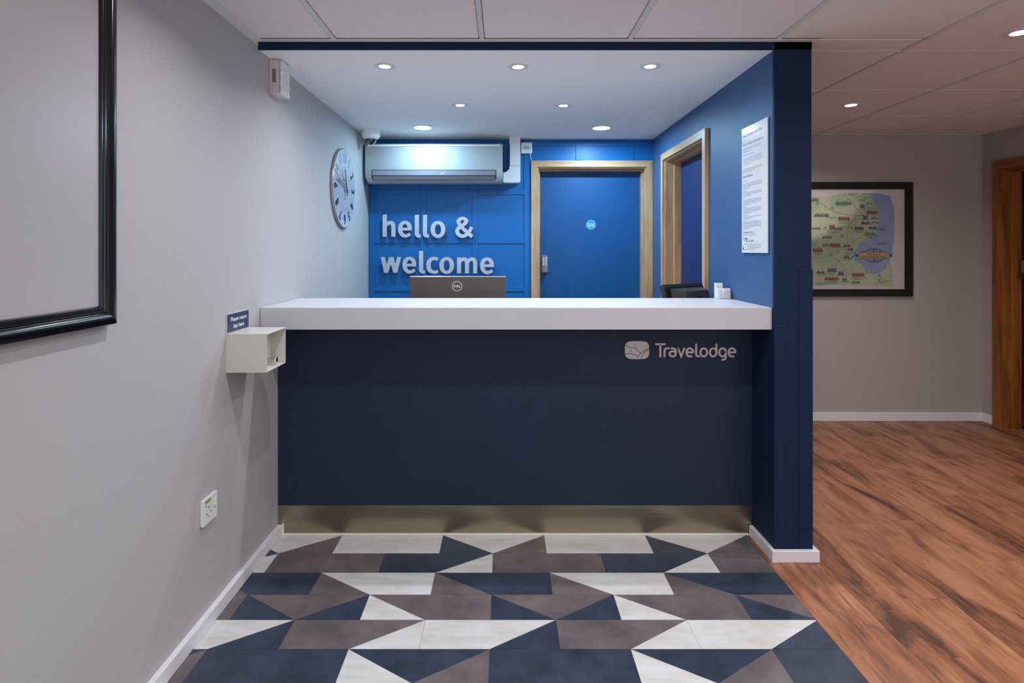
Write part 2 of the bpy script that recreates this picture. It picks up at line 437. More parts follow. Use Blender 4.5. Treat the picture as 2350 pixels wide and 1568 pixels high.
# ---- back wall of the booth (blue, panelled) with door opening, and hall back wall
DBX0, DBX1, DBZ = 0.270, 1.142, 2.030       # opening of the back door
bm = B(); box(bm, XL, DBX0, YB, 4.75, 0, 2.34); box(bm, DBX1, XR2, YB, 4.75, 0, 2.34); box(bm, DBX0, DBX1, YB, 4.75, DBZ, 2.34)
wall_back = obj('wall_back', bm, 'blue_paint', kind='structure', label='bright blue panelled wall behind the reception counter', cat='wall')
s = YB / F
def bX(px): return (px - VX) * s
def bZ(py): return H - (py - VY) * s
vx = [854, 972.3, 1090.6, 1208.5, 1327.5, 1447.5]
hz = [330.5, 441.5, 553.5, 663.5]
BT = 0.007; HW = 0.021
doorL, doorR = bX(1217) , bX(1500)
for px in vx:
    X = bX(px)
    z0 = 0.0 if X < 0.2 else 2.084
    obj('batten', bx(max(XL, X - HW), X + HW, YB - BT, YB, z0, ZB, 0.0012, 1), 'blue_paint', wall_back)
zrows = [bZ(p) for p in hz]
while zrows[-1] > 0.4: zrows.append(zrows[-1] - 0.388)
for n, Z in enumerate(zrows):
    for a, b in zip([None] + vx, vx + [None]):
        x0 = XL if a is None else bX(a) + HW; x1 = XR if b is None else bX(b) - HW
        if x1 - x0 < 0.02: continue
        if n > 0 and x0 > 0.15: continue
        obj('batten', bx(x0, x1, YB - BT, YB, Z - HW * 0.9, min(ZB, Z + HW * 0.9), 0.0012, 1), 'blue_paint', wall_back)
wall_hall = obj('wall_hall_back', bx(XR2, XH + 0.25, YB - 0.015, 4.75, 0, 2.34), 'hall_paint', kind='structure',
                label='beige grey hallway wall carrying the framed map', cat='wall')
obj('baseboard_back', bx(XR2, XH, YB - 0.033, YB - 0.015, 0, 0.068, 0.004), 'skirt_white', kind='structure',
    label='white skirting below the framed map', cat='skirting')
# ---- hall side wall with its door opening
HD0, HD1, HDZ = 3.575, 4.385, 1.985
bm = B(); box(bm, XH, XH + 0.25, HD1, YB, 0, 2.34); box(bm, XH, XH + 0.25, YNEAR, HD0, 0, 2.34); box(bm, XH, XH + 0.25, HD0, HD1, HDZ, 2.34)
obj('wall_hall_side', bm, 'hall_paint', kind='structure', label='beige grey hallway side wall around the dark door', cat='wall')
obj('baseboard_side', bx(XH - 0.018, XH, 4.455, YB - 0.033, 0, 0.068, 0.004), 'skirt_white', kind='structure',
    label='short white skirting between hall corner and wooden door frame', cat='skirting')
# ---- partition (navy end post + blue inner face) with door opening
PD0, PD1, PDZ = 3.385, 4.228, 2.030
bm = B(); box(bm, XR, XR2, YC + 0.003, PD0, 0, ZC + 0.05); box(bm, XR, XR2, PD1, YB, 0, ZC + 0.05); box(bm, XR, XR2, PD0, PD1, PDZ, ZC + 0.05)
part = obj('wall_partition', bm, 'partition_paint', kind='structure', label='blue partition wall at the end of the reception counter', cat='wall')
# cladding of the post's end
obj('end_panel', bx(XR - 0.001, XR2, YC, YC + 0.02, 0, ZC + 0.03, 0.001, 1), 'navy_paint', part, label='dark navy end face of the partition')
obj('cover_strip', bx(1.300, XR2 + 0.004, YC - 0.004, YC + 0.01, 0.05, H - 0.045 * 1.92, 0.001, 1), 'navy_paint', part, label='narrow navy cover strip')
obj('cover_strip', bx(XR - 0.004, 1.243, YC - 0.003, YC + 0.01, 0.05, H - 0.174 * 1.92, 0.001, 1), 'navy_paint', part, label='narrow navy cover strip')
obj('side_panel', bx(XR - 0.003, XR + 0.001, YC, YF, 0.0, ZT0 + 0.0, 0.0005, 1), 'navy_paint', part, label='dark navy side face under the worktop')
bm = B()
box(bm, XR - 0.022, XR - 0.003, YC - 0.004, YF - 0.004, 0, 0.05, 0.002)
box(bm, XR - 0.022, XR2 + 0.024, YC - 0.024, YC - 0.004, 0, 0.05, 0.002)
box(bm, XR2 + 0.004, XR2 + 0.024, YC - 0.01, YB - 0.033, 0, 0.05, 0.002)
obj('baseboard_partition', bm, 'skirt_white', kind='structure', label='chunky white skirting wrapped round the navy partition end', cat='skirting')

# ---- booth ceiling and its navy edge
obj('ceiling_booth', bx(XL, XR, YC + 0.012, YB, ZB, ZB + 0.02), 'plaster_white', kind='structure',
    label='smooth white lowered ceiling above the reception booth', cat='ceiling')
obj('trim_1', bx(XL, XR2 + 0.002, YC, YC + 0.0125, ZB - 0.001, ZC + 0.02), 'navy_paint', kind='structure',
    label='thin dark navy band along the booth ceiling edge', cat='trim')
# ---- suspended tile ceiling
TP = 0.648; GX0 = -0.0955; GY0 = 2.653
ceiling = obj('ceiling', bx(XL, XH + 0.2, YNEAR, 4.75, ZC + 0.022, ZC + 0.06), 'dark_gap', kind='structure',
              label='suspended ceiling of square off-white tiles in a grid', cat='ceiling')
gx = [XL + 0.001] + [GX0 + TP*n for n in range(-1, 7) if GX0 + TP*n < XH] + [XH]
gy = [GY0 + TP*n for n in range(-8, 4)] ; gy[-1] = YB - 0.015
def ctile(x0, x1, y0, y1):
    if x1 - x0 < 0.05 or y1 - y0 < 0.05: return
    obj('ceiling_tile', bx(x0 + 0.0125, x1 - 0.0125, y0 + 0.0075, y1 - 0.0075, ZC + 0.003, ZC + 0.018, 0.004, 1), 'tile_white', ceiling)
for a, b in zip(gx, gx[1:]):
    for y0, y1 in zip(gy, gy[1:]):
        if y1 < -1.4: continue
        if b < XR2 + 0.01 or a < 1.1:             # over the lobby: stops at the booth
            if y0 > YC - 0.02: continue
            ctile(a, b, y0, min(y1, YC - 0.02))
        elif a < XR2 + 0.05:
            ctile(a, b, y0, min(y1, YC - 0.02)) if y0 < YC - 0.05 else None
            if y1 > YC: ctile(XR2 + 0.02, b, max(y0, YC - 0.02), y1)
        else: ctile(a, b, y0, y1)
for x in gx[1:-1]:
    ye = YC - 0.018 if x < XR2 + 0.03 else YB - 0.015
    obj('ceiling_bar', bx(x - 0.0105, x + 0.0105, -1.4, ye, ZC, ZC + 0.02, 0.001, 1), 'bar_white', ceiling)
for y in gy[1:-1]:
    if y < -1.4: continue
    obj('ceiling_bar', bx((XL if y < YC else XR2 + 0.02), XH, y - 0.006, y + 0.006, ZC + 0.001, ZC + 0.02, 0.001, 1), 'bar_white', ceiling)
bm = B(); box(bm, XL, XL + 0.024, -1.4, YC - 0.002, ZC - 0.001, ZC + 0.002); box(bm, XL, XL + 0.002, -1.4, YC - 0.002, ZC - 0.02, ZC)
obj('trim_2', bm, 'bar_white', kind='structure', label='white angle trim between tiled ceiling and pale side wall', cat='trim')
bm = B(); box(bm, XL + 0.004, XR2 + 0.045, YC - 0.026, YC - 0.001, ZC - 0.003, ZC + 0.002)
box(bm, XR2 + 0.004, XR2 + 0.028, YC - 0.01, YB - 0.015, ZC - 0.002, ZC + 0.002)
obj('trim_3', bm, 'bar_white', kind='structure', label='white angle trim above the dark navy band', cat='trim')
bm = B(); box(bm, XR2 + 0.02, XH, YB - 0.037, YB - 0.015, ZC - 0.002, ZC + 0.002); box(bm, XH - 0.022, XH, 0.5, YB - 0.015, ZC - 0.002, ZC + 0.002)
obj('trim_4', bm, 'bar_white', kind='structure', label='white angle trim round the hallway ceiling', cat='trim')

# ---- doors
def keypad(parent, fr, w=0.050, h=0.142, mat='brushed'):
    """push-button lock: body, two columns of buttons, turn knob"""
    bm = B()
    pts = ring_pts(0, 0, w/2, h/2, 28, e=0.28)
    prism(bm, pts, fr, 0.0, 0.018)
    body = obj('keypad_lock', bm, mat, parent, smooth=True, label='metal push-button code lock')
    obj('lock_plate', prism(B(), ring_pts(0, h*0.13, w*0.40, h*0.33, 24, e=0.3), fr, 0.018, 0.0195), 'letter_edge', body)
    for r in range(7):
        for c in (-1, 1):
            q = ring_pts(c * w * 0.19, h*0.36 - r * h*0.072, w*0.10, w*0.085, 10)
            obj('button', prism(B(), q, fr, 0.0195, 0.024), 'chrome', body)
    kp = ring_pts(0, -h*0.30, w*0.34, h*0.155, 24, e=0.55)
    bm = B(); prism(bm, kp, fr, 0.018, 0.042)
    obj('knob', bm, mat, body, smooth=True)
    return body
# back door
d1 = thing('door_1', ((DBX0 + DBX1)/2, YB + 0.05, 0), 'closed blue door in an oak frame behind the counter', 'door', kind='structure')
leafY = 4.700
leaf1 = obj('door_leaf', bx(DBX0 + 0.012, DBX1 - 0.012, leafY, leafY + 0.044, 0.004, DBZ - 0.01, 0.002), 'door_blue', d1, label='flat blue door leaf')
def casing_xz(parent, x0, x1, z1, aw, y, mv, mh, stop):
    # architrave with mitred look (face boards + rounded inner bead), lining and stops; opening x0..x1, 0..z1
    for sx, xa, xb in ((-1, x0 - aw, x0), (1, x1, x1 + aw)):
        fr = Fr((0, y, 0), (1, 0, 0), (0, 0, 1))
        inner, outer = (x0, x0 - aw) if sx < 0 else (x1, x1 + aw)
        prismb = prism(B(), [(outer, 0), (inner, 0), (inner, z1), (outer, z1 + aw)], fr, -0.0, 0.018)
        obj('architrave', prismb, mv, parent)
    obj('architrave', prism(B(), [(x0, z1), (x1, z1), (x1 + aw, z1 + aw), (x0 - aw, z1 + aw)], Fr((0, y, 0), (1, 0, 0), (0, 0, 1)), 0.0, 0.018), mh, parent)
    for xa, xb in ((x0, x0 + 0.010), (x1 - 0.010, x1)):
        obj('jamb', bx(xa, xb, y - 0.004, y + 0.16, 0, z1, 0.001, 1), mv, parent)
    obj('door_head', bx(x0 + 0.010, x1 - 0.010, y - 0.004, y + 0.16, z1 - 0.010, z1, 0.001, 1), mh, parent)
    for xa, xb in ((x0 + 0.010, x0 + 0.024), (x1 - 0.024, x1 - 0.010)):
        obj('door_stop', bx(xa, xb, y + 0.06, stop, 0, z1 - 0.010, 0.001, 1), mv, parent)
    obj('door_stop', bx(x0 + 0.024, x1 - 0.024, y + 0.06, stop, z1 - 0.024, z1 - 0.010, 0.001, 1), mh, parent)
casing_xz(d1, DBX0, DBX1, DBZ, 0.050, YB - 0.0, 'oak_v', 'oak_h', leafY)
sl = leafY / F
keypad(leaf1, Fr(((1250 - VX)*sl, leafY, H - (605.5 - VY)*sl), (1, 0, 0), (0, 0, 1)))
# booth side door (in the partition)
d2 = thing('door_2', (XR + 0.06, (PD0 + PD1)/2, 0), 'navy door in an oak frame set in the blue partition', 'door', kind='structure')
leafX = 1.306
obj('door_leaf', bx(leafX, leafX + 0.044, PD0 + 0.012, PD1 - 0.012, 0.004, PDZ - 0.01, 0.002), 'door_navy', d2, label='flat dark blue door leaf')
def casing_yz(parent, y0, y1, z1, aw, x, mv, mh, stop, depth, sgn=1, sd=0.06):
    fr = Fr((x, 0, 0), (0, -1, 0), (0, 0, 1))     # normal -X
    t = 0.0215
    for inner, outer in ((-y0, -(y0 - aw)), (-y1, -(y1 + aw))):
        obj('architrave', prism(B(), [(outer, 0), (inner, 0), (inner, z1), (outer, z1 + aw)], fr, 0.0, t), mv, parent)
    obj('architrave', prism(B(), [(-y0, z1), (-y1, z1), (-(y1 + aw), z1 + aw), (-(y0 - aw), z1 + aw)], fr, 0.0, t), mh, parent)
    for a, b in ((y0, y0 + 0.010), (y1 - 0.010, y1)):
        obj('jamb', bx(x - 0.004, x + depth, a, b, 0, z1, 0.001, 1), mv, parent)
    obj('door_head', bx(x - 0.004, x + depth, y0 + 0.010, y1 - 0.010, z1 - 0.010, z1, 0.001, 1), mh, parent)
    for a, b in ((y0 + 0.010, y0 + 0.024), (y1 - 0.024, y1 - 0.010)):
        obj('door_stop', bx(x + sd, stop, a, b, 0, z1 - 0.010, 0.001, 1), mv, parent)
    obj('door_stop', bx(x + sd, stop, y0 + 0.024, y1 - 0.024, z1 - 0.024, z1 - 0.010, 0.001, 1), mh, parent)
casing_yz(d2, PD0, PD1, PDZ, 0.048, XR, 'oak_v', 'oak_y', leafX, XR2 - XR)
# hall door
d3 = thing('door_3', (XH + 0.1, (HD0 + HD1)/2, 0), 'near-black hallway door in an orange-brown wooden frame', 'door', kind='structure')
hx = 3.952
leaf3 = obj('door_leaf', bx(hx, hx + 0.044, HD0 + 0.012, HD1 - 0.014, 0.006, HDZ - 0.01, 0.002), 'door_dark', d3, label='near-black door leaf')
casing_yz(d3, HD0, HD1, HDZ, 0.068, XH, 'pine_v', 'pine_y', hx, 0.2, sd=0.055)
kp = obj('kick_plate', bx(hx - 0.0015, hx, HD0 + 0.03, HD1 - 0.03, 0.02, 0.20), 'brass_dark', leaf3, label='brownish metal kick plate')
keypad(leaf3, Fr((hx, HD1 - 0.058, 1.215), (0, -1, 0), (0, 0, 1)), w=0.05, h=0.15, mat='brass_dark')

# ================================================================== FITTINGS IN THE CEILINGS
def downlight(x, y, z, label, group, r=0.050, lamp='lamp_white', power=5.0, color=(1, 1, 1), lr=0.0275, spread=150):
    t = thing('downlight', (x, y, z), label, 'downlight', group)
    obj('trim_ring', lathe(B(), [(lr, -0.0005), (lr, -0.003), (r*0.80, -0.005), (r, -0.003), (r, 0.0)], (x, y, z), (0, 0, 1), 40), 'bar_white', t, smooth=True)
    obj('lamp_disc', lathe(B(), [(0, -0.0022), (lr, -0.0022), (lr, -0.0002), (0, -0.0002)], (x, y, z), (0, 0, 1), 32), lamp, t)
    l = bpy.data.lights.new('bulb', 'AREA'); l.shape = 'DISK'; l.size = lr * 1.15; l.energy = power; l.color = color
    l.spread = math.radians(spread)
    lo = bpy.data.objects.new('bulb', l); C.objects.link(lo); lo.parent = t; lo.location = (0, 0, -0.010)
    return t
g = 'small downlights in the booth ceiling'
for px, py, lb in ((883, 152, 'nearest the cream dispenser'), (1189, 153, 'between its two row neighbours'), (1492, 152, 'nearest the tall white notice')):
    Y = F * (ZB - H) / (VY - py)
    downlight((px - VX) * Y / F, Y, ZB, 'small recessed downlight behind the navy ceiling band, ' + lb, g, power=P_BOOTH, color=C_BOOTH)
for px, py, lb in ((1056, 241, 'on the air conditioner side'), (1293, 242, 'on the blue door side')):
    Y = F * (ZB - H) / (VY - py)
    downlight((px - VX) * Y / F, Y, ZB, 'small recessed downlight of the middle booth pair, ' + lb, g, power=P_BOOTH*1.35, color=(0.80, 0.91, 1.0))
for px, py, lb in ((970, 292, 'large bright cool-white downlight above the air conditioner'), (1380, 293, 'large bright cool-white downlight above the blue door')):
    Y = F * (ZB - H) / (VY - py)
    downlight((px - VX) * Y / F, Y, ZB, lb, 'large cool downlights in the booth ceiling', r=0.078, lamp='lamp_cool', power=P_BACK * (0.55 if px < 1000 else 1.25), color=C_BACK, lr=0.068, spread=176)
for X, Y, lb in ((2.21, 3.639, 'closer to the framed map'), (2.187, 2.423, 'further from the framed map')):
    downlight(X, Y, ZC + 0.003, 'recessed hallway downlight in a ceiling tile, ' + lb, 'downlights in the tiled ceiling', r=0.056, lr=0.034, power=P_HALL, color=C_HALL)
for X, Y in ((-0.4195, 1.70), (0.8765, 1.70), (0.2285, 0.40), (-0.42, -0.6), (0.8765, -0.6), (2.187, 1.05), (2.187, -0.25)):
    hall = X > 1.5
    downlight(X, Y, ZC + 0.003, 'recessed downlight in a ceiling tile over the patterned tile floor' if not hall else 'recessed downlight over the wood planks alongside the patterned tiles',
              'downlights in the tiled ceiling', r=0.056, lr=0.034, power=P_HALL if hall else P_LOBBY, color=C_HALL if hall else C_LOBBY)

# ================================================================== RECEPTION COUNTER
ctr = thing('reception_counter', (0.05, YF + 0.02, 0), 'navy fronted reception counter with steel kick plate', 'counter')
obj('front_panel', bx(XL, XR - 0.004, YF, YF + 0.04, 0.142, ZT0), 'counter_navy', ctr, label='plain dark navy front panel')
obj('kick_plate', bx(XL, XR - 0.004, YF + 0.0005, YF + 0.04, 0.008, 0.1415), 'steel', ctr, label='brushed steel kick plate')
bm = B(); box(bm, XL + 0.022, XR - 0.022, YF - 0.008, YF + 0.02, 0.0, 0.0085, 0.003); box(bm, XL + 0.020, XL + 0.030, YF - 0.006, YF + 0.004, 0.004, 0.056, 0.003)
obj('trim_5', bm, 'sealant', kind='structure', label='white sealant line where steel kick plate meets the floor', cat='trim')
obj('worktop', bx(XL + 0.001, XR - 0.003, YT0, YT1, ZT0, ZT, 0.0015, 1), 'worktop_white', label='thick white slab worktop on the reception counter', cat='worktop')
# hotel name and emblem on the counter front
sf = YF / F
def logoP(zx, zy): return ((1420 + zx / 8.103 - VX) * sf, H - (770 + zy / 8.103 - VY) * sf)
LFR = Fr((0, YF, 0), (1, 0, 0), (0, 0, 1))
kz = sf / 8.103
lg = thing('counter_sign', (logoP(1150, 300)[0], YF, logoP(1150, 300)[1]), 'taupe raised hotel name with sleeping-face emblem on navy counter front', 'sign')
SW = 36 * kz
def lp(l): return [logoP(*p) for p in l]
def ell(cx, cy, rx, ry): return [logoP(a, b) for a, b in ring_pts(cx, cy, rx, ry, 28)]
letters = [
 [('o', [(690,163),(853,163)]), ('o', [(770,163),(770,390)])],
 [('s', [(848,390),(848,300),(858,255),(888,238),(925,238)])],
 [('s', [(978,238),(1015,240),(1048,262),(1056,300),(1056,345)]), ('c', (1000,342,57,49))],
 [('o', [(1103,240),(1158,388),(1214,240)])],
 [('s', [(1262,312),(1320,312),(1376,312),(1372,272),(1318,238),(1268,265),(1256,320),(1272,370),(1308,387),(1346,387)])],
 [('s', [(1436,165),(1436,250),(1436,335),(1446,375),(1490,390)])],
 [('c', (1577,314,62,75))],
 [('c', (1752,314,62,75)), ('o', [(1812,165),(1812,330)])],
 [('c', (1927,314,62,75)), ('s', [(1987,300),(1987,360),(1986,405),(1968,442),(1922,452)])],
 [('s', [(2046,312),(2104,312),(2160,312),(2156,272),(2102,238),(2052,265),(2040,320),(2056,370),(2092,387),(2132,387)])],
]
for L_ in letters:
    bm = B()
    for k, d in L_:
        if k == 'o': ribbon(bm, lp(d), SW, LFR, 0, 0.003, caps=True)
        elif k == 's': ribbon(bm, spline(lp(d), 6), SW, LFR, 0, 0.003, caps=True)
        else: ribbon(bm, ell(*d), SW, LFR, 0, 0.003, closed=True)
    obj('letter', bm, 'logo_taupe', lg, recalc=True)
emb = obj('emblem', prism(B(), [logoP(a, b) for a, b in ring_pts(337, 272, 225, 168, 48, e=0.52)], LFR, 0, 0.003), 'logo_taupe', lg, label='rounded emblem with a sleeping face')
bm = B(); lw = 9 * kz
for d, sm in (([(122,187),(165,196),(208,228),(250,231),(303,229),(316,240),(320,262),(345,270),(362,296),(378,303),(392,326),(408,330)], 0),
              ([(120,345),(180,338),(262,345),(345,380)], 1), ([(322,436),(365,375),(440,302),(560,237)], 1), ([(410,436),(440,365),(490,303),(558,258)], 1),
              ([(236,262),(230,284),(206,298)], 1)):
    q = lp(d); q = spline(q, 6) if sm else q
    ribbon(bm, q, lw, LFR, 0.003, 0.0034)
obj('emblem_line', bm, 'counter_navy', emb, label='dark line drawing of the sleeping face')

# desk behind the counter that carries the screens
desk = thing('staff_desk', (0.05, 3.1, 0), 'low white desk behind the reception counter', 'desk')
obj('desk_top', bx(XL + 0.002, XR - 0.004, YF + 0.045, 3.32, 0.735, 0.76), 'worktop_white', desk)
for x in (XL + 0.035, -0.02, XR - 0.03): obj('leg_panel', bx(x, x + 0.022, YF + 0.05, 3.30, 0, 0.735), 'worktop_white', desk)

# ================================================================== THINGS IN THE BOOTH
# ---- monitor seen from behind
sm_ = 3.25 / F
mx0, mx1, mz1 = (940 - VX)*sm_, (1160 - VX)*sm_, H - (635 - VY)*sm_
mon = thing('monitor', ((mx0 + mx1)/2, 3.27, 0.76), 'dark grey computer monitor seen from behind over the worktop', 'monitor')
bm = B()
fr = Fr((mx0, 0, 0), (0, -1, 0), (0, 0, 1))
prof = [(-3.262, mz1), (-3.255, mz1), (-3.252, mz1 - 0.004), (-3.246, mz1 - 0.10), (-3.238, mz1 - 0.18), (-3.246, mz1 - 0.318), (-3.262, mz1 - 0.322)]
vsA = [bm.verts.new((mx0, -a, b)) for a, b in prof]; vsB = [bm.verts.new((mx1, -a, b)) for a, b in prof]
bm.faces.new(vsA); bm.faces.new(vsB[::-1])
for i in range(len(prof)): bm.faces.new((vsA[i], vsB[i], vsB[(i+1) % len(prof)], vsA[(i+1) % len(prof)]))
shell = obj('back_shell', bm, 'monitor_grey', mon, label='brownish grey back shell')
obj('bezel', bx(mx0 - 0.001, mx1 + 0.001, 3.262, 3.280, mz1 - 0.323, mz1 + 0.002, 0.002), 'silver', mon, label='silver edge of the screen')
MFR = Fr(((1049 - VX)*sm_, 3.2478, H - (657 - VY)*sm_), (1, 0, 0), (0, 0, 1))
bm = B(); ribbon(bm, ring_pts(0, 0, 0.0268, 0.0268, 40), 0.0026, MFR, 0, 0.0008, closed=True)
def word(bm, strokes, fr, w, c0, c1):
    for q in strokes: ribbon(bm, q, w, fr, c0, c1)
u = 0.0064
word(bm, [[(-3.0*u, u), (-2.1*u, u), (-1.5*u, 0), (-2.1*u, -u), (-2.8*u, -u), (-2.8*u, u)]], MFR, 0.0021, 0, 0.0008)
word(bm, [[(-1.1*u, 0), (-0.2*u, 0.9*u), (0.7*u, 0)], [(-1.1*u, 0), (-0.2*u, -0.9*u), (0.7*u, 0)], [(-0.7*u, -0.1*u), (0.3*u, 0.2*u)]], MFR, 0.0016, 0, 0.0008)
word(bm, [[(0.95*u, 1.1*u), (0.95*u, -u), (1.8*u, -u)], [(2.05*u, 1.1*u), (2.05*u, -u), (2.9*u, -u)]], MFR, 0.0021, 0, 0.0008)
obj('maker_badge', bm, 'white_print', shell, label='white ring with maker lettering')
obj('rear_cover', bx((mx0+mx1)/2 - 0.07, (mx0+mx1)/2 + 0.07, 3.236, 3.25, mz1 - 0.24, mz1 - 0.125, 0.003), 'monitor_grey', mon)
bm = B(); box(bm, (mx0+mx1)/2 - 0.03, (mx0+mx1)/2 + 0.03, 3.215, 3.238, 0.768, mz1 - 0.15, 0.004)
obj('stand', bm, 'monitor_grey', mon)
obj('stand_base', bx((mx0+mx1)/2 - 0.12, (mx0+mx1)/2 + 0.12, 3.14, 3.31, 0.76, 0.770, 0.003), 'monitor_grey', mon)

# ---- till screen beside the partition, seen from behind
ts = thing('till_screen', (1.02, 3.2, 0.76), 'black till touchscreen with bulky rear housing beside the partition', 'screen')
rz = math.radians(33); tilt = math.radians(14)
def trans_local(bm, o):
    mt = Matrix.Translation(o) @ Matrix.Rotation(rz, 4, 'Z') @ Matrix.Rotation(-tilt, 4, 'X')
    bmesh.ops.transform(bm, matrix=mt, verts=bm.verts[:]); return bm
o_ = (1.03, 3.19, 1.056)
obj('screen_slab', trans_local(bx(-0.172, 0.160, 0.0, 0.028, -0.13, 0.125, 0.003), o_), 'till_black', ts, label='thin black screen slab')
obj('screen_rim', trans_local(bx(-0.150, 0.140, -0.018, 0.0, -0.12, 0.108, 0.003), o_), 'black_gloss', ts)
bm = B()
pts = [(-0.140, 0.098), (0.115, 0.098), (0.115, -0.11), (-0.140, -0.11)]
inn = [(-0.105, 0.068), (0.085, 0.068), (0.085, -0.09), (-0.105, -0.09)]
a = [bm.verts.new((x, -0.018, z)) for x, z in pts]; b = [bm.verts.new((x, -0.085, z)) for x, z in inn]
bm.faces.new(a); bm.faces.new(b[::-1])
for i in range(4): bm.faces.new((a[i], b[i], b[(i+1) % 4], a[(i+1) % 4]))
obj('rear_housing', trans_local(bm, o_), 'till_black', ts, label='bulky black rear housing')
bm = trans_local(bx(-0.03, 0.02, -0.0875, -0.085, 0.020, 0.034, 0.001, 1), o_)
obj('cable_guide', bm, 'black_gloss', ts)
bm = B(); box(bm, 0.99, 1.07, 3.11, 3.20, 0.775, 0.99, 0.008)
obj('stand', bm, 'till_black', ts); obj('stand_base', bx(0.93, 1.14, 3.06, 3.28, 0.76, 0.776, 0.004), 'till_black', ts)

# ---- small white units on the worktop by the partition
t1 = thing('white_sensor', (1.138, 3.032, ZT), 'slim tall white plastic unit standing behind the intercom', 'sensor')
obj('case', bx(1.1185, 1.158, 3.020, 3.041, ZT, ZT + 0.081, 0.003), 'plastic_white', t1)
obj('indicator', lathe(B(), [(0.0015, 0), (0.0015, 0.001), (0, 0.001)], (1.134, 3.020, ZT + 0.060), (0, -1, 0), 10), 'dark_gap', t1)
t2 = thing('intercom', (1.15, 3.0, ZT), 'small white intercom with round buttons on the worktop corner', 'intercom')
obj('handset', bx(1.116, 1.140, 2.987, 3.015, ZT, ZT + 0.054, 0.005), 'plastic_white', t2)
bm = bx(1.141, 1.186, 2.984, 3.012, ZT, ZT + 0.054, 0.004); obj('case', bm, 'plastic_white', t2)
IF = Fr((1.1515, 2.962, ZT), (1, 0, 0), (0, 0, 1))
obj('button_strip', bx(1.1425, 1.1605, 2.9825, 2.985, ZT + 0.003, ZT + 0.051, 0.001, 1), 'plastic_white', t2)
obj('speaker_panel', bx(1.1615, 1.1795, 2.982, 2.985, ZT + 0.003, ZT + 0.051, 0.001, 1), 'plastic_cream', t2)
for zz, mt in ((0.031, 'silver'), (0.024, 'plastic_grey'), (0.012, 'silver'), (0.005, 'plastic_grey')):
    obj('button', lathe(B(), [(0.0028, 0), (0.0028, 0.0012), (0, 0.0016)], (1.1515, 2.9825, ZT + zz), (0, -1, 0), 12), mt, t2)

# ---- air conditioner
ax0, ax1 = -1.062, (1153.5 - VX) * 4.37 / F
az1, az0 = 2.184, 1.880
ac = thing('air_conditioner', ((ax0 + ax1)/2, 4.48, az0), 'white wall air conditioner with grey louvres above the silver lettering', 'air conditioner')
prof = [(YB - BT, az0 + 0.015), (YB - BT, az1), (4.40, az1), (4.374, az1 - 0.012), (4.368, az1 - 0.04), (4.366, az0 + 0.09), (4.372, az0 + 0.05), (4.392, az0 + 0.018), (4.425, az0 + 0.002), (4.50, az0)]
bm = B()
secs = []
n = len(prof); cy = sum(p[0] for p in prof)/n; cz = sum(p[1] for p in prof)/n
for x, k in ((ax0, 0.0), (ax0 + 0.012, 1.0), (ax1 - 0.006, 1.0), (ax1, 0.0)):
    ring = []
    for y_, z_ in prof:
        f_ = 1.0 if k else 0.965
        yy = YB - BT - (YB - BT - y_) * (f_ if y_ < 4.5 else 1); zz = z_
        if not k and z_ < az0 + 0.06 and x < 0 and x < -0.5: zz = z_ + 0.022 * (1 - (z_ - az0) / 0.06) ** 1.5
        ring.append(bm.verts.new((x, yy, zz)))
    secs.append(ring)
for r0, r1 in zip(secs, secs[1:]):
    for i in range(n): bm.faces.new((r0[i], r0[(i+1) % n], r1[(i+1) % n], r1[i]))
bm.faces.new(secs[0]); bm.faces.new(secs[-1][::-1])
acb = obj('casing', bm, 'aircon_white', ac, smooth=True, label='glossy white casing')
def acP(px, py, Y=4.366): return (px - VX) * Y / F, H - (py - VY) * Y / F
lx0, lz1 = acP(853.5, 391); lx1, lz0 = acP(1138, 414.5); _, lzm = acP(0, 403.2)
# louvre recess follows the curved lower front
def on_front(z):
    P = sorted(prof[3:], key=lambda p: p[1])
    for a_, b_ in zip(P, P[1:]):
        if a_[1] <= z <= b_[1]:
            t_ = (z - a_[1]) / max(1e-6, b_[1] - a_[1]); return a_[0] + t_ * (b_[0] - a_[0])
    return 4.366
def sheet(x0, x1, z0, z1, off, thick, nseg=5):
    bm = B(); f_, k_ = [], []
    for i in range(nseg + 1):
        z = z0 + (z1 - z0) * i / nseg; y = on_front(z) - off
        f_.append((bm.verts.new((x0, y, z)), bm.verts.new((x1, y, z)))); k_.append((bm.verts.new((x0, y + thick, z)), bm.verts.new((x1, y + thick, z))))
    for i in range(nseg):
        bm.faces.new((f_[i][0], f_[i][1], f_[i+1][1], f_[i+1][0])); bm.faces.new((k_[i][0], k_[i+1][0], k_[i+1][1], k_[i][1]))
        bm.faces.new((f_[i][0], f_[i+1][0], k_[i+1][0], k_[i][0])); bm.faces.new((f_[i][1], k_[i][1], k_[i+1][1], f_[i+1][1]))
    bm.faces.new((f_[0][0], k_[0][0], k_[0][1], f_[0][1])); bm.faces.new((f_[-1][0], f_[-1][1], k_[-1][1], k_[-1][0]))
    return bm
obj('outlet_gap', sheet(lx0 - 0.003, lx1 + 0.003, lz0 + 0.001, lz1 + 0.004, 0.0008, 0.004), 'dark_gap', ac, label='dark joint round the louvres')
obj('louvre', sheet(lx0 + 0.003, lx1 - 0.003, lzm + 0.0028, lz1 - 0.001, 0.004, 0.004), 'louvre_grey', ac, smooth=True, label='grey upper louvre')
obj('louvre', sheet(lx0 + 0.007, lx1 - 0.004, lz0, lzm - 0.0028, 0.004, 0.004), 'louvre_grey', ac, smooth=True, label='grey lower louvre')
ix, iz = acP(1015.5, 398.5)
obj('indicator_window', bx(ix - 0.012, ix + 0.012, on_front(iz) - 0.006, on_front(iz), iz - 0.004, iz + 0.004, 0.002), 'white_print', ac)
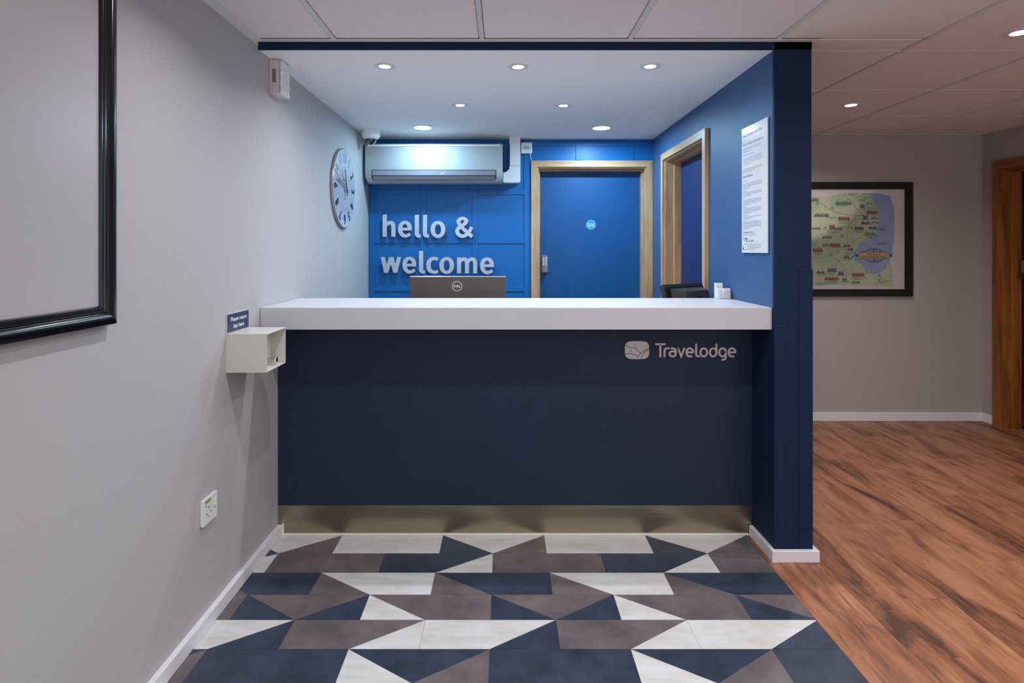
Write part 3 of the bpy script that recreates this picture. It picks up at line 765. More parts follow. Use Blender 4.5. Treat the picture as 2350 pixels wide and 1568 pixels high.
obj('grille_top', bx(ax0 + 0.02, ax1 - 0.02, 4.364, 4.40, az1 - 0.028, az1 - 0.012, 0.003), 'plastic_white', ac)

# ---- pipe trunking next to it
TY = 4.475; ks = TY / F
def tP(px, py): return ((px - VX) * ks, H - (py - VY) * ks)
tr = thing('pipe_trunking', (0.09, 4.53, tP(0, 419)[1]), 'white pipe trunking elbow running from air conditioner to ceiling', 'trunking')
TF = Fr((0, YB, 0), (1, 0, 0), (0, 0, 1)); tc_ = YB - TY
obj('elbow', prism(B(), [tP(*p) for p in ((1154.8,395.5),(1160.7,395.5),(1169,387.5),(1169,381.2),(1194.3,381.2),(1194.3,416),(1191,419),(1154.8,419))][::-1], TF, 0.0, tc_), 'plastic_white', tr)
x0, zt = tP(1170, 381); x1, _ = tP(1194.3, 0)
obj('riser', bx(x0, x1, TY - 0.001, YB, zt + 0.0008, ZB, 0.003), 'plastic_white', tr)
obj('riser_collar', bx(x0 - 0.004, x0 + 0.004, TY + 0.003, YB, ZB - 0.05, ZB, 0.001, 1), 'plastic_white', tr)
# ---- fused spur switch
fs = thing('wall_switch', (0.18, YB - 0.02, bZ(354)), 'square white fused switch beside the pipe trunking', 'switch')
KY = 4.545; kk = KY / F
sx0, sx1 = (1196 - VX)*kk, (1221 - VX)*kk; sz1, sz0 = H - (327 - VY)*kk, H - (352 - VY)*kk
obj('back_box', bx(sx0 + 0.002, sx1 - 0.002, KY + 0.01, YB - BT, sz0 + 0.001, sz1 - 0.001, 0.002), 'plastic_white', fs)
plate = obj('face_plate', bx(sx0, sx1, KY, KY + 0.010, sz0, sz1, 0.003), 'plastic_white', fs)
cxx, czz = (sx0 + sx1)/2, (sz0 + sz1)/2
obj('fuse_carrier', bx(cxx - 0.022, cxx + 0.022, KY - 0.002, KY, czz - 0.012, czz + 0.014, 0.001, 1), 'plastic_grey', plate)
for sgn in (-1, 1): obj('screw', lathe(B(), [(0.003, 0), (0.003, 0.001), (0, 0.0014)], (cxx + sgn*0.032, KY, czz), (0, -1, 0), 10), 'dark_gap', plate)
obj('cable', tube(B(), [(sx1 - 0.018, KY + 0.02, sz0 + 0.004), (sx1 - 0.012, KY + 0.022, sz0 - 0.015), (sx1 - 0.004, KY + 0.03, 2.082)], 0.0022), 'plastic_white', fs, smooth=True)
# ---- dome camera
cx_, cy_ = -0.986, 4.245
cc = thing('dome_camera', (cx_, cy_, ZB - 0.11), 'white ceiling dome security camera with dark lens in the corner', 'camera')
obj('housing', lathe(B(), [(0, 0.0), (0.070, 0.0), (0.0705, -0.004), (0.0685, -0.006), (0.0685, -0.042), (0.062, -0.052), (0.048, -0.064), (0.042, -0.066), (0, -0.066)], (cx_, cy_, ZB), (0, 0, 1), 40), 'plastic_white', cc, smooth=True, label='white camera housing')
dome = [(0.042 * math.cos(a), -0.064 - 0.044 * math.sin(a)) for a in [i * math.pi/2/9 for i in range(10)]]; dome[-1] = (0, dome[-1][1])
obj('dome', lathe(B(), dome, (cx_, cy_, ZB), (0, 0, 1), 32), 'smoke_dome', cc, smooth=True, label='dark glossy dome')
bm = B(); CF = Fr((cx_, cy_, ZB), (0.94, 0.342, 0), (0, 0, 1))
ribbon(bm, [(0.042*math.sin(a) * 1.02, -0.064 - 0.045*math.cos(a) * 1.02) for a in [i*0.12 for i in range(-2, 12)]], 0.005, Fr((cx_, cy_ - 0.012, ZB), (1, 0, 0), (0, 0, 1)), 0, 0.012)
obj('dome_collar', bm, 'plastic_grey', cc)
# ---- wall clock
ckY, ckZ, ckR = 3.828, 1.776, 0.266
ck = thing('wall_clock', (XL, ckY, ckZ - ckR), 'large round silver wall clock with radial numerals', 'clock')
obj('case', lathe(B(), [(0, 0.0), (ckR - 0.012, 0.0), (ckR, 0.005), (ckR, 0.014), (ckR - 0.004, 0.018), (ckR - 0.006, 0.0165), (0, 0.0165)], (XL, ckY, ckZ), (1, 0, 0), 72), 'clock_rim', ck, smooth=True, label='taupe rim')
face = obj('dial', lathe(B(), [(0, 0.0165), (ckR - 0.007, 0.0165), (ckR - 0.007, 0.018), (0, 0.018)], (XL, ckY, ckZ), (1, 0, 0), 72), 'clock_face', ck, label='silvery dial')
KF = Fr((XL + 0.018, ckY, ckZ), (0, 1, 0), (0, 0, 1))
for h in range(1, 13):
    a = math.pi/2 - h * math.pi/6
    bm = text_bm(B(), str(h), 0.094, KF, 0.0005, 0.203*math.cos(a), 0.203*math.sin(a), thick=0.002, sx=0.85, fat=0.0004, rot=a - math.pi/2)
    obj('numeral', bm, 'silver' if h in (10, 11, 12, 1) else 'clock_black', face)
bm = B()
for i in range(60):
    a = i * math.pi/30; r0, r1 = (0.133, 0.144) if i % 5 == 0 else (0.136, 0.142)
    ribbon(bm, [(r0*math.cos(a), r0*math.sin(a)), (r1*math.cos(a), r1*math.sin(a))], 0.005 if i % 5 == 0 else 0.003, KF, 0.0003, 0.0003)
obj('minute_track', bm, 'clock_black', face, kind='stuff')
def polar(r, deg): a = math.radians(90 - deg); return (r*math.cos(a), r*math.sin(a))
bm = B()
A0 = 342; tip = polar(0.128, A0)
for off in (-0.006, 0.006):
    pa = polar(-0.05, A0); q = polar(1, A0 + 90)
    ribbon(bm, [(pa[0] + q[0]*off, pa[1] + q[1]*off), (tip[0] + q[0]*off*0.6, tip[1] + q[1]*off*0.6)], 0.004, KF, 0.014, 0.0155)
obj('hour_hand', bm, 'clock_black', ck)
bm = B(); ribbon(bm, spline([polar(-0.045, 283), (0, 0), polar(0.10, 290), polar(0.19, 285)], 6), 0.013, KF, 0.010, 0.0115)
obj('minute_hand', bm, 'clock_brown', ck)
bm = B(); ribbon(bm, [polar(-0.045, 303), polar(0.15, 303)], 0.0035, KF, 0.017, 0.018)
obj('second_hand', bm, 'clock_black', ck)
obj('hub', lathe(B(), [(0.008, 0.0), (0.008, 0.019), (0, 0.020)], (XL + 0.018, ckY, ckZ), (1, 0, 0), 16), 'chrome', ck, smooth=True)
bm = B()
for i in range(6): flat(bm, [(-0.022 + i*0.0075, -0.064), (-0.017 + i*0.0075, -0.064), (-0.017 + i*0.0075, -0.074), (-0.022 + i*0.0075, -0.074)], KF, 0.0004)
for i in range(7): flat(bm, [(-0.030 + i*0.0085, 0.062), (-0.0245 + i*0.0085, 0.062), (-0.0245 + i*0.0085, 0.052), (-0.030 + i*0.0085, 0.052)], KF, 0.0004)
obj('dial_print', bm, 'clock_brown', face, kind='stuff')
# ---- air freshener / sounder box near the ceiling
df = thing('air_freshener', (XL, 2.70, 2.092), 'cream wall dispenser with woven-pattern front below the ceiling', 'dispenser')
obj('back_plate', bx(XL, XL + 0.011, 2.643, 2.756, 2.090, ZB - 0.001, 0.002), 'plastic_cream', df)
obj('casing', bx(XL + 0.011, XL + 0.046, 2.647, 2.752, 2.092, ZB - 0.003, 0.002), 'plastic_cream', df)
obj('side_slot', bx(XL + 0.012, XL + 0.028, 2.6455, 2.6475, 2.143, 2.205, 0.0005, 1), 'slot_brown', df, label='recessed slot in its side')
bm = B(); NR, NC = 7, 4
for r in range(NR):
    for c in range(NC):
        y0 = 2.645 + c * (0.109/NC); y1 = y0 + 0.109/NC; z0 = 2.093 + r * (0.154/NR); z1 = z0 + 0.154/NR
        up = (r + c) % 2
        xa = XL + 0.047; hb = 0.010 if up else 0.004; ht = 0.004 if up else 0.010
        hm = 0.012 if up else 0.006
        v = [bm.verts.new(p) for p in ((xa, y0, z0), (xa, y1, z0), (xa, y1, z1), (xa, y0, z1))]
        ym = (y0 + y1)/2
        f_ = [bm.verts.new(p) for p in ((xa + hb*0.6, y0, z0), (xa + hm, ym, z0), (xa + hb*0.6, y1, z0), (xa + ht*0.6, y1, z1), (xa + hm*0.7, ym, z1), (xa + ht*0.6, y0, z1))]
        bm.faces.new((f_[0], f_[1], f_[4], f_[5])); bm.faces.new((f_[1], f_[2], f_[3], f_[4]))
        bm.faces.new((v[0], v[1], f_[2], f_[1], f_[0])); bm.faces.new((v[3], f_[5], f_[4], f_[3], v[2]))
        bm.faces.new((v[0], f_[0], f_[5], v[3])); bm.faces.new((v[1], v[2], f_[3], f_[2])); bm.faces.new((v[0], v[3], v[2], v[1]))
obj('woven_front', bm, 'plastic_white', df, label='white woven-relief front cover')
obj('front_frame', bx(XL + 0.046, XL + 0.049, 2.645, 2.754, 2.090, ZB - 0.003), 'plastic_white', df)

# ---- "hello & welcome" letters
SY = YB - BT - 0.022; ss = SY / F
LT = 0.012
def zP(zx, zy): return ((860 + zx/7.466 - VX) * ss, H - (480 + zy/7.466 - VY) * ss)
WF = Fr((0, SY, 0), (1, 0, 0), (0, 0, 1)); k1 = ss / 7.466
def zl(l, dx=0, dy=0): return [(*zP(p[0]+dx, p[1]+dy), *( [p[2]*k1] if len(p) > 2 else [])) for p in l]
def solid(bm, pts): ribbon(bm, pts, 70*k1, WF, 0, LT)
def letter(name, label, builder):
    bm = B(); builder(bm)
    t = thing('sign_letter', (zP(*name[1])[0], SY, zP(*name[1])[1]), label, 'letter', 'silver letters on the blue wall')
    f_ = obj('letter_body', bm, 'letter_silver', t)
    for zx, zy in name[2]:
        a_, b_ = zP(zx, zy); obj('standoff_pin', lathe(B(), [(0.005, 0), (0.005, YB - BT - SY)], (a_, SY, b_), (0, 1, 0), 10), 'letter_edge', t)
    return t
def L_h(bm):
    prism(bm, [zP(140, 102), zP(211, 93), zP(211, 474), zP(140, 474)][::-1], WF, 0, LT, True)
    solid(bm, spline(zl([(176,300,60),(205,262,60),(250,236,62),(292,238,66),(317,268,70),(323,320,70),(323,400,70),(323,474,70)]), 5))
def L_e(dx, dy):
    def f(bm):
        ring = [(598,343,66),(602,322,72),(590,272,68),(556,238,60),(520,229,57),(480,243,62),(449,285,70),(439,345,72),(449,400,70),(482,445,62),(524,461,58),(568,452,56),(612,424,52)]
        solid(bm, spline(zl(ring, dx, dy), 5)[4:])
        prism(bm, [zP(x+dx, y+dy) for x, y in ((455,320),(455,367),(638,367),(636,320))], WF, 0, LT, True)
    return f
def L_l(dx, dy):
    def f(bm):
        prism(bm, [zP(x+dx, y+dy) for x, y in ((688,103),(760,96),(760,412),(688,412))][::-1], WF, 0, LT, True)
        solid(bm, spline(zl([(724,410,72),(724,425,72),(730,444,68),(746,458,60),(790,461,58)], dx, dy), 5))
    return f
def L_o(cx, cy):
    def f(bm):
        n_ = 44; po = ring_pts(cx, cy, 126, 145, n_, e=0.94); pi_ = ring_pts(cx, cy, 51, 88, n_, e=0.88)
        of = [bm.verts.new(WF(*zP(*p), LT)) for p in po]; ob = [bm.verts.new(WF(*zP(*p), 0)) for p in po]
        jf = [bm.verts.new(WF(*zP(*p), LT)) for p in pi_]; jb = [bm.verts.new(WF(*zP(*p), 0)) for p in pi_]
        for i in range(n_):
            j = (i+1) % n_
            bm.faces.new((of[i], of[j], jf[j], jf[i])); bm.faces.new((ob[i], jb[i], jb[j], ob[j]))
            bm.faces.new((of[i], ob[i], ob[j], of[j])); bm.faces.new((jf[i], jf[j], jb[j], jb[i]))
    return f
def L_amp(bm):
    P_ = [(1662,306,58),(1645,345,58),(1612,400,60),(1570,440,60),(1510,464,60),(1450,446,62),(1414,392,66),(1428,338,64),(1480,296,60),(1540,256,60),(1570,208,64),(1548,172,60),(1502,160,58),(1458,176,60),(1436,218,66),(1455,268,62),(1510,330,62),(1600,410,62),(1672,474,62)]
    q = spline(zl(P_), 5)
    solid(bm, q[:45]); solid(bm, q[44:75]); solid(bm, q[74:])
def L_w(bm):
    for q in ([(108,822),(180,822),(216,1000),(232,1092),(165,1092)], [(165,1092),(232,1092),(326,822),(250,822)],
              [(250,822),(326,822),(392,1092),(322,1092)], [(322,1092),(392,1092),(457,822),(388,822)]):
        prism(bm, [zP(*p) for p in q], WF, 0, LT, True)
def L_c(bm):
    solid(bm, spline(zl([(1084,866,50),(1055,850,56),(1012,847,58),(962,866,66),(930,915,72),(925,965,73),(932,1020,72),(962,1062,66),(1012,1081,57),(1052,1078,54),(1084,1056,50)]), 5))
def L_m(bm):
    prism(bm, [zP(*p) for p in ((1412,828),(1474,828),(1481,860),(1481,1100),(1412,1100))][::-1], WF, 0, LT, True)
    solid(bm, spline(zl([(1447,920,56),(1475,882,56),(1515,858,58),(1552,862,62),(1575,890,66),(1582,940,69),(1582,1020,69),(1582,1102,69)]), 5))
    solid(bm, spline(zl([(1585,925,56),(1610,886,56),(1652,858,58),(1690,864,62),(1715,892,66),(1722,945,69),(1722,1020,69),(1722,1102,69)]), 5))
sp = 'silver brushed letter '
letter(('h', (250, 474), [(176,150),(176,440),(323,440)]), sp + 'h starting the word hello on the blue wall', L_h)
letter(('e', (522, 488), [(440,345),(522,230),(522,460)]), sp + 'e after h in hello on the blue wall', L_e(0, 0))
letter(('l', (735, 488), [(724,140),(724,430)]), sp + 'l, the first of two in hello', L_l(0, 0))
letter(('l', (875, 488), [(866,140),(866,430)]), sp + 'l, the second of two in hello', L_l(141, 0))
letter(('o', (1085, 495), [(998,350),(1172,350)]), sp + 'o ending the word hello on the blue wall', L_o(1086, 350))
letter(('&', (1520, 495), [(1502,160),(1510,464)]), 'silver brushed ampersand following the word hello', L_amp)
letter(('w', (282, 1092), [(160,860),(405,860)]), sp + 'w starting the word welcome', L_w)
letter(('e', (598, 1103), [(515,960),(598,845)]), sp + 'e between w and l in welcome', L_e(76, 616))
letter(('l', (810, 1103), [(798,760),(798,1045)]), sp + 'l in the word welcome', L_l(73, 616))
letter(('c', (1000, 1105), [(926,965),(1012,1081)]), sp + 'c in the middle of welcome', L_c)
letter(('o', (1235, 1108), [(1148,965),(1322,965)]), sp + 'o in the word welcome', L_o(1235, 966))
letter(('m', (1585, 1100), [(1447,1050),(1722,1050)]), sp + 'm in the word welcome', L_m)
letter(('e', (1925, 1110), [(1842,972),(1925,857)]), sp + 'e ending the word welcome', L_e(1403, 626))

# ---- round fire door sign
SG = Fr(((1356 - VX)*sl, leafY, H - (516 - VY)*sl), (1, 0, 0), (0, 0, 1))
st = thing('door_sign', SG(0, -0.038), 'round bright blue fire door sign on the blue door', 'sign')
obj('disc', lathe(B(), [(0, 0.0), (0.038, 0.0), (0.038, 0.002), (0, 0.002)], SG(0, 0), (0, -1, 0), 40), 'sticker_blue', st)
bm = B(); ribbon(bm, ring_pts(0, 0, 0.0365, 0.0365, 40), 0.0022, SG, 0.002, 0.0023, closed=True); obj('rim_line', bm, 'white_print', st)
bm = text_bm(B(), 'Fire door', 0.0155, SG, 0.0024, 0, 0.006, fat=0.0006, width=0.050); text_bm(bm, 'keep shut', 0.0155, SG, 0.0024, 0, -0.010, fat=0.0006, width=0.054)
obj('lettering', bm, 'white_print', st)

# ---- acrylic notice on the partition
ny1, ny0 = 2.849, 2.572; nz1, nz0 = 1.966, 1.352
nt_ = thing('wall_notice', (XR, (ny0 + ny1)/2, nz0), 'tall white acrylic notice with small print on the blue partition', 'notice')
obj('panel', bx(XR - 0.009, XR - 0.003, ny0, ny1, nz0, nz1, 0.001, 1), 'notice_white', nt_)
bm = B()
for y_ in (ny0 + 0.02, ny1 - 0.02):
    for z_ in (nz0 + 0.02, nz1 - 0.02): obj('spacer', lathe(B(), [(0.006, 0), (0.006, 0.003)], (XR - 0.003, y_, z_), (1, 0, 0), 10), 'silver', nt_)
NF = Fr((XR - 0.0092, ny1, nz1), (0, -1, 0), (0, 0, 1))
NW, NH = ny1 - ny0, nz1 - nz0
bm = B()
def head(*a_, **k_): obj('heading', text_bm(B(), *a_, **k_), 'print_grey', nt_)
head('Hotel Proprietors Act 1956', 0.021, NF, 0.0002, 0.014, -0.040, 'LEFT', width=0.205)
head('Loss of or damage to guests property', 0.0165, NF, 0.0002, 0.014, -0.083, 'LEFT', width=0.215)
head('Important information', 0.0155, NF, 0.0002, 0.014, -0.240, 'LEFT', width=0.112)
head('Travelodge Hotels Ltd', 0.0150, NF, 0.0002, 0.014, -0.514, 'LEFT', width=0.118)
head('Accessibility', 0.0135, NF, 0.0002, 0.078, -0.556, 'LEFT', width=0.062)

bm = B(); rng = random.Random(3)
def para(y, nl, wmax=0.225, x=0.014, lh=0.0078, hgt=0.0021, last=0.5):
    for i in range(nl):
        W_ = wmax * (rng.uniform(0.9, 1.0) if i < nl - 1 else last); xx = x; yy = y - i*lh
        while xx < x + W_ - 0.006:
            w_ = min(rng.uniform(0.006, 0.018), x + W_ - xx)
            flat(bm, [(xx, yy), (xx + w_, yy), (xx + w_, yy - hgt), (xx, yy - hgt)], NF, 0.0002); xx += w_ + 0.0014
for y, nl, wm in ((-0.103,3,.22),(-0.135,1,.13),(-0.152,5,.225),(-0.203,3,.22),(-0.262,1,.05),(-0.275,4,.21),(-0.311,1,.05),(-0.320,3,.22),(-0.347,1,.02),(-0.356,4,.22),
                  (-0.389,1,.045),(-0.397,4,.21),(-0.430,1,.06),(-0.438,2,.21),(-0.456,1,.05),(-0.463,5,.21),(-0.526,1,.15)):
    para(y, nl, wm, last=0.45 if nl > 1 else 1.0, lh=0.0074)
para(-0.572, 4, 0.15, x=0.078, lh=0.0082)
obj('small_print', bm, 'print_light', nt_, kind='stuff')
bm = B(); flat(bm, [(0.014,-0.541),(0.064,-0.541),(0.064,-0.599),(0.014,-0.599)], NF, 0.0002); ic = obj('loop_icon', bm, 'print_blue', nt_, label='blue and white hearing loop symbol')
bm = B(); flat(bm, [(0.016,-0.544),(0.050,-0.544),(0.062,-0.565),(0.062,-0.597),(0.030,-0.597),(0.016,-0.575)], NF, 0.0004); obj('icon_ground', bm, 'white_print', ic)
bm = B()
ribbon(bm, spline([(0.028,-0.562),(0.030,-0.551),(0.041,-0.547),(0.051,-0.553),(0.052,-0.564),(0.045,-0.575),(0.043,-0.585),(0.036,-0.592)], 5), 0.003, NF, 0.0006, 0.0006)
ribbon(bm, spline([(0.034,-0.562),(0.036,-0.555),(0.042,-0.553),(0.046,-0.560)], 5), 0.0022, NF, 0.0006, 0.0006)
flat(bm, [(0.033,-0.569),(0.044,-0.569),(0.044,-0.574),(0.033,-0.574)], NF, 0.0006)
obj('ear_mark', bm, 'print_blue', ic)

# ================================================================== THINGS ON THE LEFT WALL
# ---- big framed board
fy0, fy1, fz0, fz1 = 0.36, 1.562, 1.165, 2.205
fb = thing('framed_board', (XL, (fy0 + fy1)/2, fz0), 'large blank grey board in a moulded black frame', 'board')
obj('board', bx(XL + 0.008, XL + 0.014, fy0 + 0.045, fy1 - 0.045, fz0 + 0.045, fz1 - 0.045), 'board_grey', fb, label='blank grey panel')
FP = [(0.0, 0.002), (0.0, 0.022), (0.003, 0.028), (0.010, 0.031), (0.018, 0.033), (0.026, 0.030), (0.031, 0.023), (0.034, 0.021), (0.037, 0.0235), (0.041, 0.0235), (0.043, 0.020), (0.046, 0.0195), (0.048, 0.0215), (0.051, 0.0215), (0.053, 0.018), (0.054, 0.010), (0.054, 0.002)]
def moulding(c0, c1, inward, prof, mitre):
    """bar from c0 to c1 on the wall plane (y, z), profile (inward distance, height off wall), mitred ends"""
    bm = B(); c0 = Vector(c0); c1 = Vector(c1); d = (c1 - c0).normalized(); inn = Vector(inward)
    A, Z = [], []
    for t_, h_ in prof:
        p = c0 + inn*t_ + d*t_; q = c1 + inn*t_ - d*t_
        A.append(bm.verts.new((XL + h_, p[0], p[1]))); Z.append(bm.verts.new((XL + h_, q[0], q[1])))
    n_ = len(prof)
    for i in range(n_): bm.faces.new((A[i], Z[i], Z[(i+1) % n_], A[(i+1) % n_]))
    bm.faces.new(A); bm.faces.new(Z[::-1]); return bm
for c0, c1, inn in (((fy0, fz0), (fy1, fz0), (0, 1)), ((fy1, fz0), (fy1, fz1), (-1, 0)), ((fy1, fz1), (fy0, fz1), (0, -1)), ((fy0, fz1), (fy0, fz0), (1, 0))):
    obj('frame_bar', moulding(c0, c1, inn, FP, True), 'black_gloss', fb, smooth=True, label='black moulded frame bar')
# ---- key return box
ky0, ky1, kz0, kz1 = 2.227, 2.420, 0.888, 1.039; kx1 = XL + 0.160; kt = 0.004
kb = thing('key_box', (XL, (ky0 + ky1)/2, kz0), 'cream key return box with navy sign on the pale wall', 'box')
obj('back_plate', bx(XL, XL + 0.004, ky0, ky1, kz0, 1.116, 0.0008, 1), 'keybox_cream', kb)
obj('side_panel', bx(XL + 0.004, kx1, ky0, ky0 + kt, kz0, kz1 - kt, 0.0006, 1), 'keybox_cream', kb)
obj('side_panel', bx(XL + 0.004, kx1, ky1 - kt, ky1, kz0, kz1 - kt, 0.0006, 1), 'keybox_cream', kb)
obj('top_panel', bx(XL + 0.004, kx1 + 0.001, ky0, ky1, kz1 - kt, kz1 + 0.0006, 0.0008, 1), 'keybox_cream', kb)
obj('bottom_panel', bx(XL + 0.004, kx1, ky0 + kt, ky1 - kt, kz0, kz0 + kt, 0.0008, 1), 'keybox_cream', kb)
dr = obj('inner_door', bx(kx1 - 0.062, kx1 - 0.058, ky0 + kt + 0.001, ky1 - kt - 0.001, kz0 + kt + 0.001, kz1 - kt - 0.001), 'keybox_cream', kb)
kc = (kx1 - 0.058, 2.36, 0.914)
obj('knob', lathe(B(), [(0.0085, 0), (0.0085, 0.031), (0.0115, 0.032), (0.0145, 0.036), (0.0145, 0.040), (0.0115, 0.045), (0.006, 0.047), (0, 0.047)], kc, (1, 0, 0), 28), 'chrome', dr, smooth=True, label='round chrome knob')
sgn_ = obj('sign_face', bx(XL + 0.004, XL + 0.0046, ky0 + 0.003, ky1 - 0.003, 1.0415, 1.1135), 'sign_navy', kb, label='navy sign face')
GF = Fr((XL + 0.0046, (ky0 + ky1)/2, 1.0775), (0, 1, 0), (0, 0, 1))
bm = text_bm(B(), 'Please return', 0.024, GF, 0.0003, 0.004, 0.013, fat=0.0003, width=0.138); text_bm(bm, 'key here', 0.024, GF, 0.0003, 0.004, -0.015, fat=0.0003, width=0.092)
obj('lettering', bm, 'white_print', sgn_, label='white lettering')
# ---- wall socket
so = thing('wall_socket', (XL, 2.085, 0.395), 'white switched wall socket low on the pale grey wall', 'socket')
s0, s1, q0, q1 = 2.036, 2.134, 0.377, 0.470
obj('back_box', bx(XL, XL + 0.004, s0 + 0.003, s1 - 0.003, q0 + 0.003, q1 - 0.003), 'plastic_white', so)
pl = obj('face_plate', bx(XL + 0.003, XL + 0.014, s0, s1, q0, q1, 0.001), 'plastic_white', so)
XF = XL + 0.014
QF = Fr((XF, 2.085, 0.4235), (0, 1, 0), (0, 0, 1))
for a, b, w_, h_ in ((-0.010, 0.010, 0.004, 0.009), (-0.026, -0.010, 0.006, 0.004), (0.004, -0.010, 0.006, 0.004), (-0.012, -0.022, 0.005, 0.004)):
    obj('pin_slot', prism(B(), [(a - w_/2, b - h_/2), (a + w_/2, b - h_/2), (a + w_/2, b + h_/2), (a - w_/2, b + h_/2)], QF, 0, 0.0005), 'dark_gap', pl)
obj('rocker', bx(XF, XF + 0.003, 2.113, 2.124, 0.425, 0.449, 0.001, 1), 'plastic_white', pl)
obj('rocker_mark', prism(B(), [(0.029, -0.010), (0.036, -0.010), (0.036, -0.004), (0.029, -0.004)], QF, 0, 0.0005), 'clock_brown', pl)
lab = obj('test_label', prism(B(), [(-0.040, 0.028), (0.002, 0.028), (0.002, 0.042), (-0.040, 0.042)], QF, 0, 0.0004), 'label_yellow', pl, label='small yellow test label')
bm = B()
for i in range(2): ribbon(bm, [(-0.036, 0.038 - i*0.005), (-0.002, 0.038 - i*0.005)], 0.0018, QF, 0.0006, 0.0006)
obj('label_print', bm, 'map_ink', lab)
for a in (-0.034, -0.028): obj('print_mark', prism(B(), [(a, 0.016), (a + 0.003, 0.016), (a + 0.003, 0.024), (a, 0.024)], QF, 0, 0.0004), 'clock_brown', pl)

# ================================================================== FRAMED MAP IN THE HALL
PY = YB - 0.015 - 0.012; sp_ = PY / F
def mP(zx, zy): return ((1840 + zx/5.225 - VX) * sp_, H - (400 + zy/5.225 - VY) * sp_)
MF = Fr((0, PY, 0), (1, 0, 0), (0, 0, 1)); mk = sp_ / 5.225
LFT = -560
pc = thing('framed_map', (mP(400, 1465)[0], YB - 0.02, mP(0, 1465)[1]), 'illustrated area map in a thick black frame on the hallway wall', 'picture')
ox0, oz1 = mP(LFT, 95); ox1, oz0 = mP(1325, 1465); fw = 0.062; wy = YB - 0.015
def pbar(pts): return prism(B(), pts, Fr((0, wy, 0), (1, 0, 0), (0, 0, 1)), 0, 0.026)
for q in ([(ox0, oz0), (ox1, oz0), (ox1 - fw, oz0 + fw*0.92), (ox0 + fw, oz0 + fw*0.92)], [(ox0, oz1), (ox0 + fw, oz1 - fw*0.92), (ox1 - fw, oz1 - fw*0.92), (ox1, oz1)],
          [(ox0, oz0), (ox0 + fw, oz0 + fw*0.92), (ox0 + fw, oz1 - fw*0.92), (ox0, oz1)], [(ox1, oz0), (ox1, oz1), (ox1 - fw, oz1 - fw*0.92), (ox1 - fw, oz0 + fw*0.92)]):
    bm = pbar(q); bmesh.ops.recalc_face_normals(bm, faces=bm.faces[:]); bmesh.ops.bevel(bm, geom=bm.edges[:], offset=0.004, segments=2, affect='EDGES')
    obj('frame_bar', bm, 'black_matt', pc, label='black frame bar')
paper = obj('paper', bx(ox0 + 0.05, ox1 - 0.05, PY, PY + 0.006, oz0 + 0.05, oz1 - 0.05), 'map_paper', pc, label='pale printed map sheet')
def mpoly(bm, pts, c): flat(bm, [mP(*p) for p in pts], MF, c)
def mline(bm, pts, w_, c, sm=True):
    q = [mP(*p) for p in pts]; ribbon(bm, spline(q, 5) if sm and len(q) > 2 else q, w_*mk, MF, c, c)
coast = [(828,232),(862,330),(893,400),(912,480),(920,560),(905,640),(888,725),(800,782),(722,812),(662,880),(632,950),(626,1030),(688,1060),(740,1110),(772,1172),(900,1200)]
bm = B(); mpoly(bm, [(-470,300),(-100,255),(300,270),(540,228)] + spline(coast, 4) + [(1000,1140),(1062,1020),(1090,1150),(1105,1345),(900,1345),(400,1325),(0,1345),(-470,1320)], 0.0003)
obj('print_land', bm, 'map_land', paper, label='pale green land')
bm = B(); mpoly(bm, [(828,232),(930,232),(1060,262),(1105,400),(1112,560),(1108,760),(1090,900),(1062,1020),(1000,1140),(900,1200)] + spline(coast, 4)[::-1][1:-1], 0.0004)
obj('print_sea', bm, 'map_sea', paper, label='lilac blue sea')
bm = B()
for q in ([(-470,420),(-200,380),(100,330),(220,345),(330,420),(450,465),(600,495),(730,500)], [(540,280),(600,345),(650,410),(640,510),(580,600),(540,700),(550,800),(520,900),(470,1000),(380,1110)],
          [(650,410),(710,460),(740,500)], [(-470,700),(-100,760),(100,820),(210,880),(320,890),(380,990),(480,1080),(520,1150),(570,1195),(700,1190)],
          [(-300,900),(100,990),(220,1015),(330,960),(430,910),(540,895),(600,860),(640,790),(720,755)], [(-200,1200),(60,1030),(120,1110),(130,1200)]):
    mline(bm, q, 15, 0.0005 + 0.00003 * len(bm.faces) / 30)
obj('print_road', bm, 'map_road', paper)
g_, r_, p_, i_, y_ = B(), B(), B(), B(), B()
rg = random.Random(11)
def trees(x, y, w_, h_=45):
    n_ = max(3, int(w_ / 22))
    for k in range(n_):
        cx = x + w_*(k + 0.5)/n_; hh = h_*rg.uniform(0.6, 1.0)
        mpoly(g_, [(cx - 12, y), (cx + 12, y), (cx + 9, y - hh*0.6), (cx, y - hh), (cx - 9, y - hh*0.6)], 0.0006)
        mline(i_, [(cx - 3, y), (cx - 3, y - hh*0.6)], 3, 0.0008, False)
    mline(i_, [(x - 6, y + 3), (x + w_ + 6, y + 3)], 5, 0.0008, False)
def house(bm, x, y, w_, h_=30):
    mpoly(bm, [(x, y), (x + w_, y), (x + w_, y - h_), (x, y - h_)], 0.0006)
    n_ = max(2, int(w_/35))
    for k in range(n_):
        cx = x + w_*(k + 0.5)/n_; mpoly(bm, [(cx - 14, y - h_), (cx + 14, y - h_), (cx, y - h_ - 16)], 0.0006)
        mpoly(i_, [(cx - 4, y - 6), (cx + 4, y - 6), (cx + 4, y - 18), (cx - 4, y - 18)], 0.0008)
    mline(i_, [(x - 4, y + 2), (x + w_ + 4, y + 2)], 4, 0.0008, False)
def caption(x, y, w_, n_=2):
    for k in range(n_):
        xx = x + (rg.uniform(0, 0.2) * w_ if k else 0)
        while xx < x + w_*(1 if k == 0 else 0.8):
            l_ = rg.uniform(8, 26); mline(i_, [(xx, y + k*20), (xx + l_, y + k*20)], 7, 0.0008, False); xx += l_ + 5
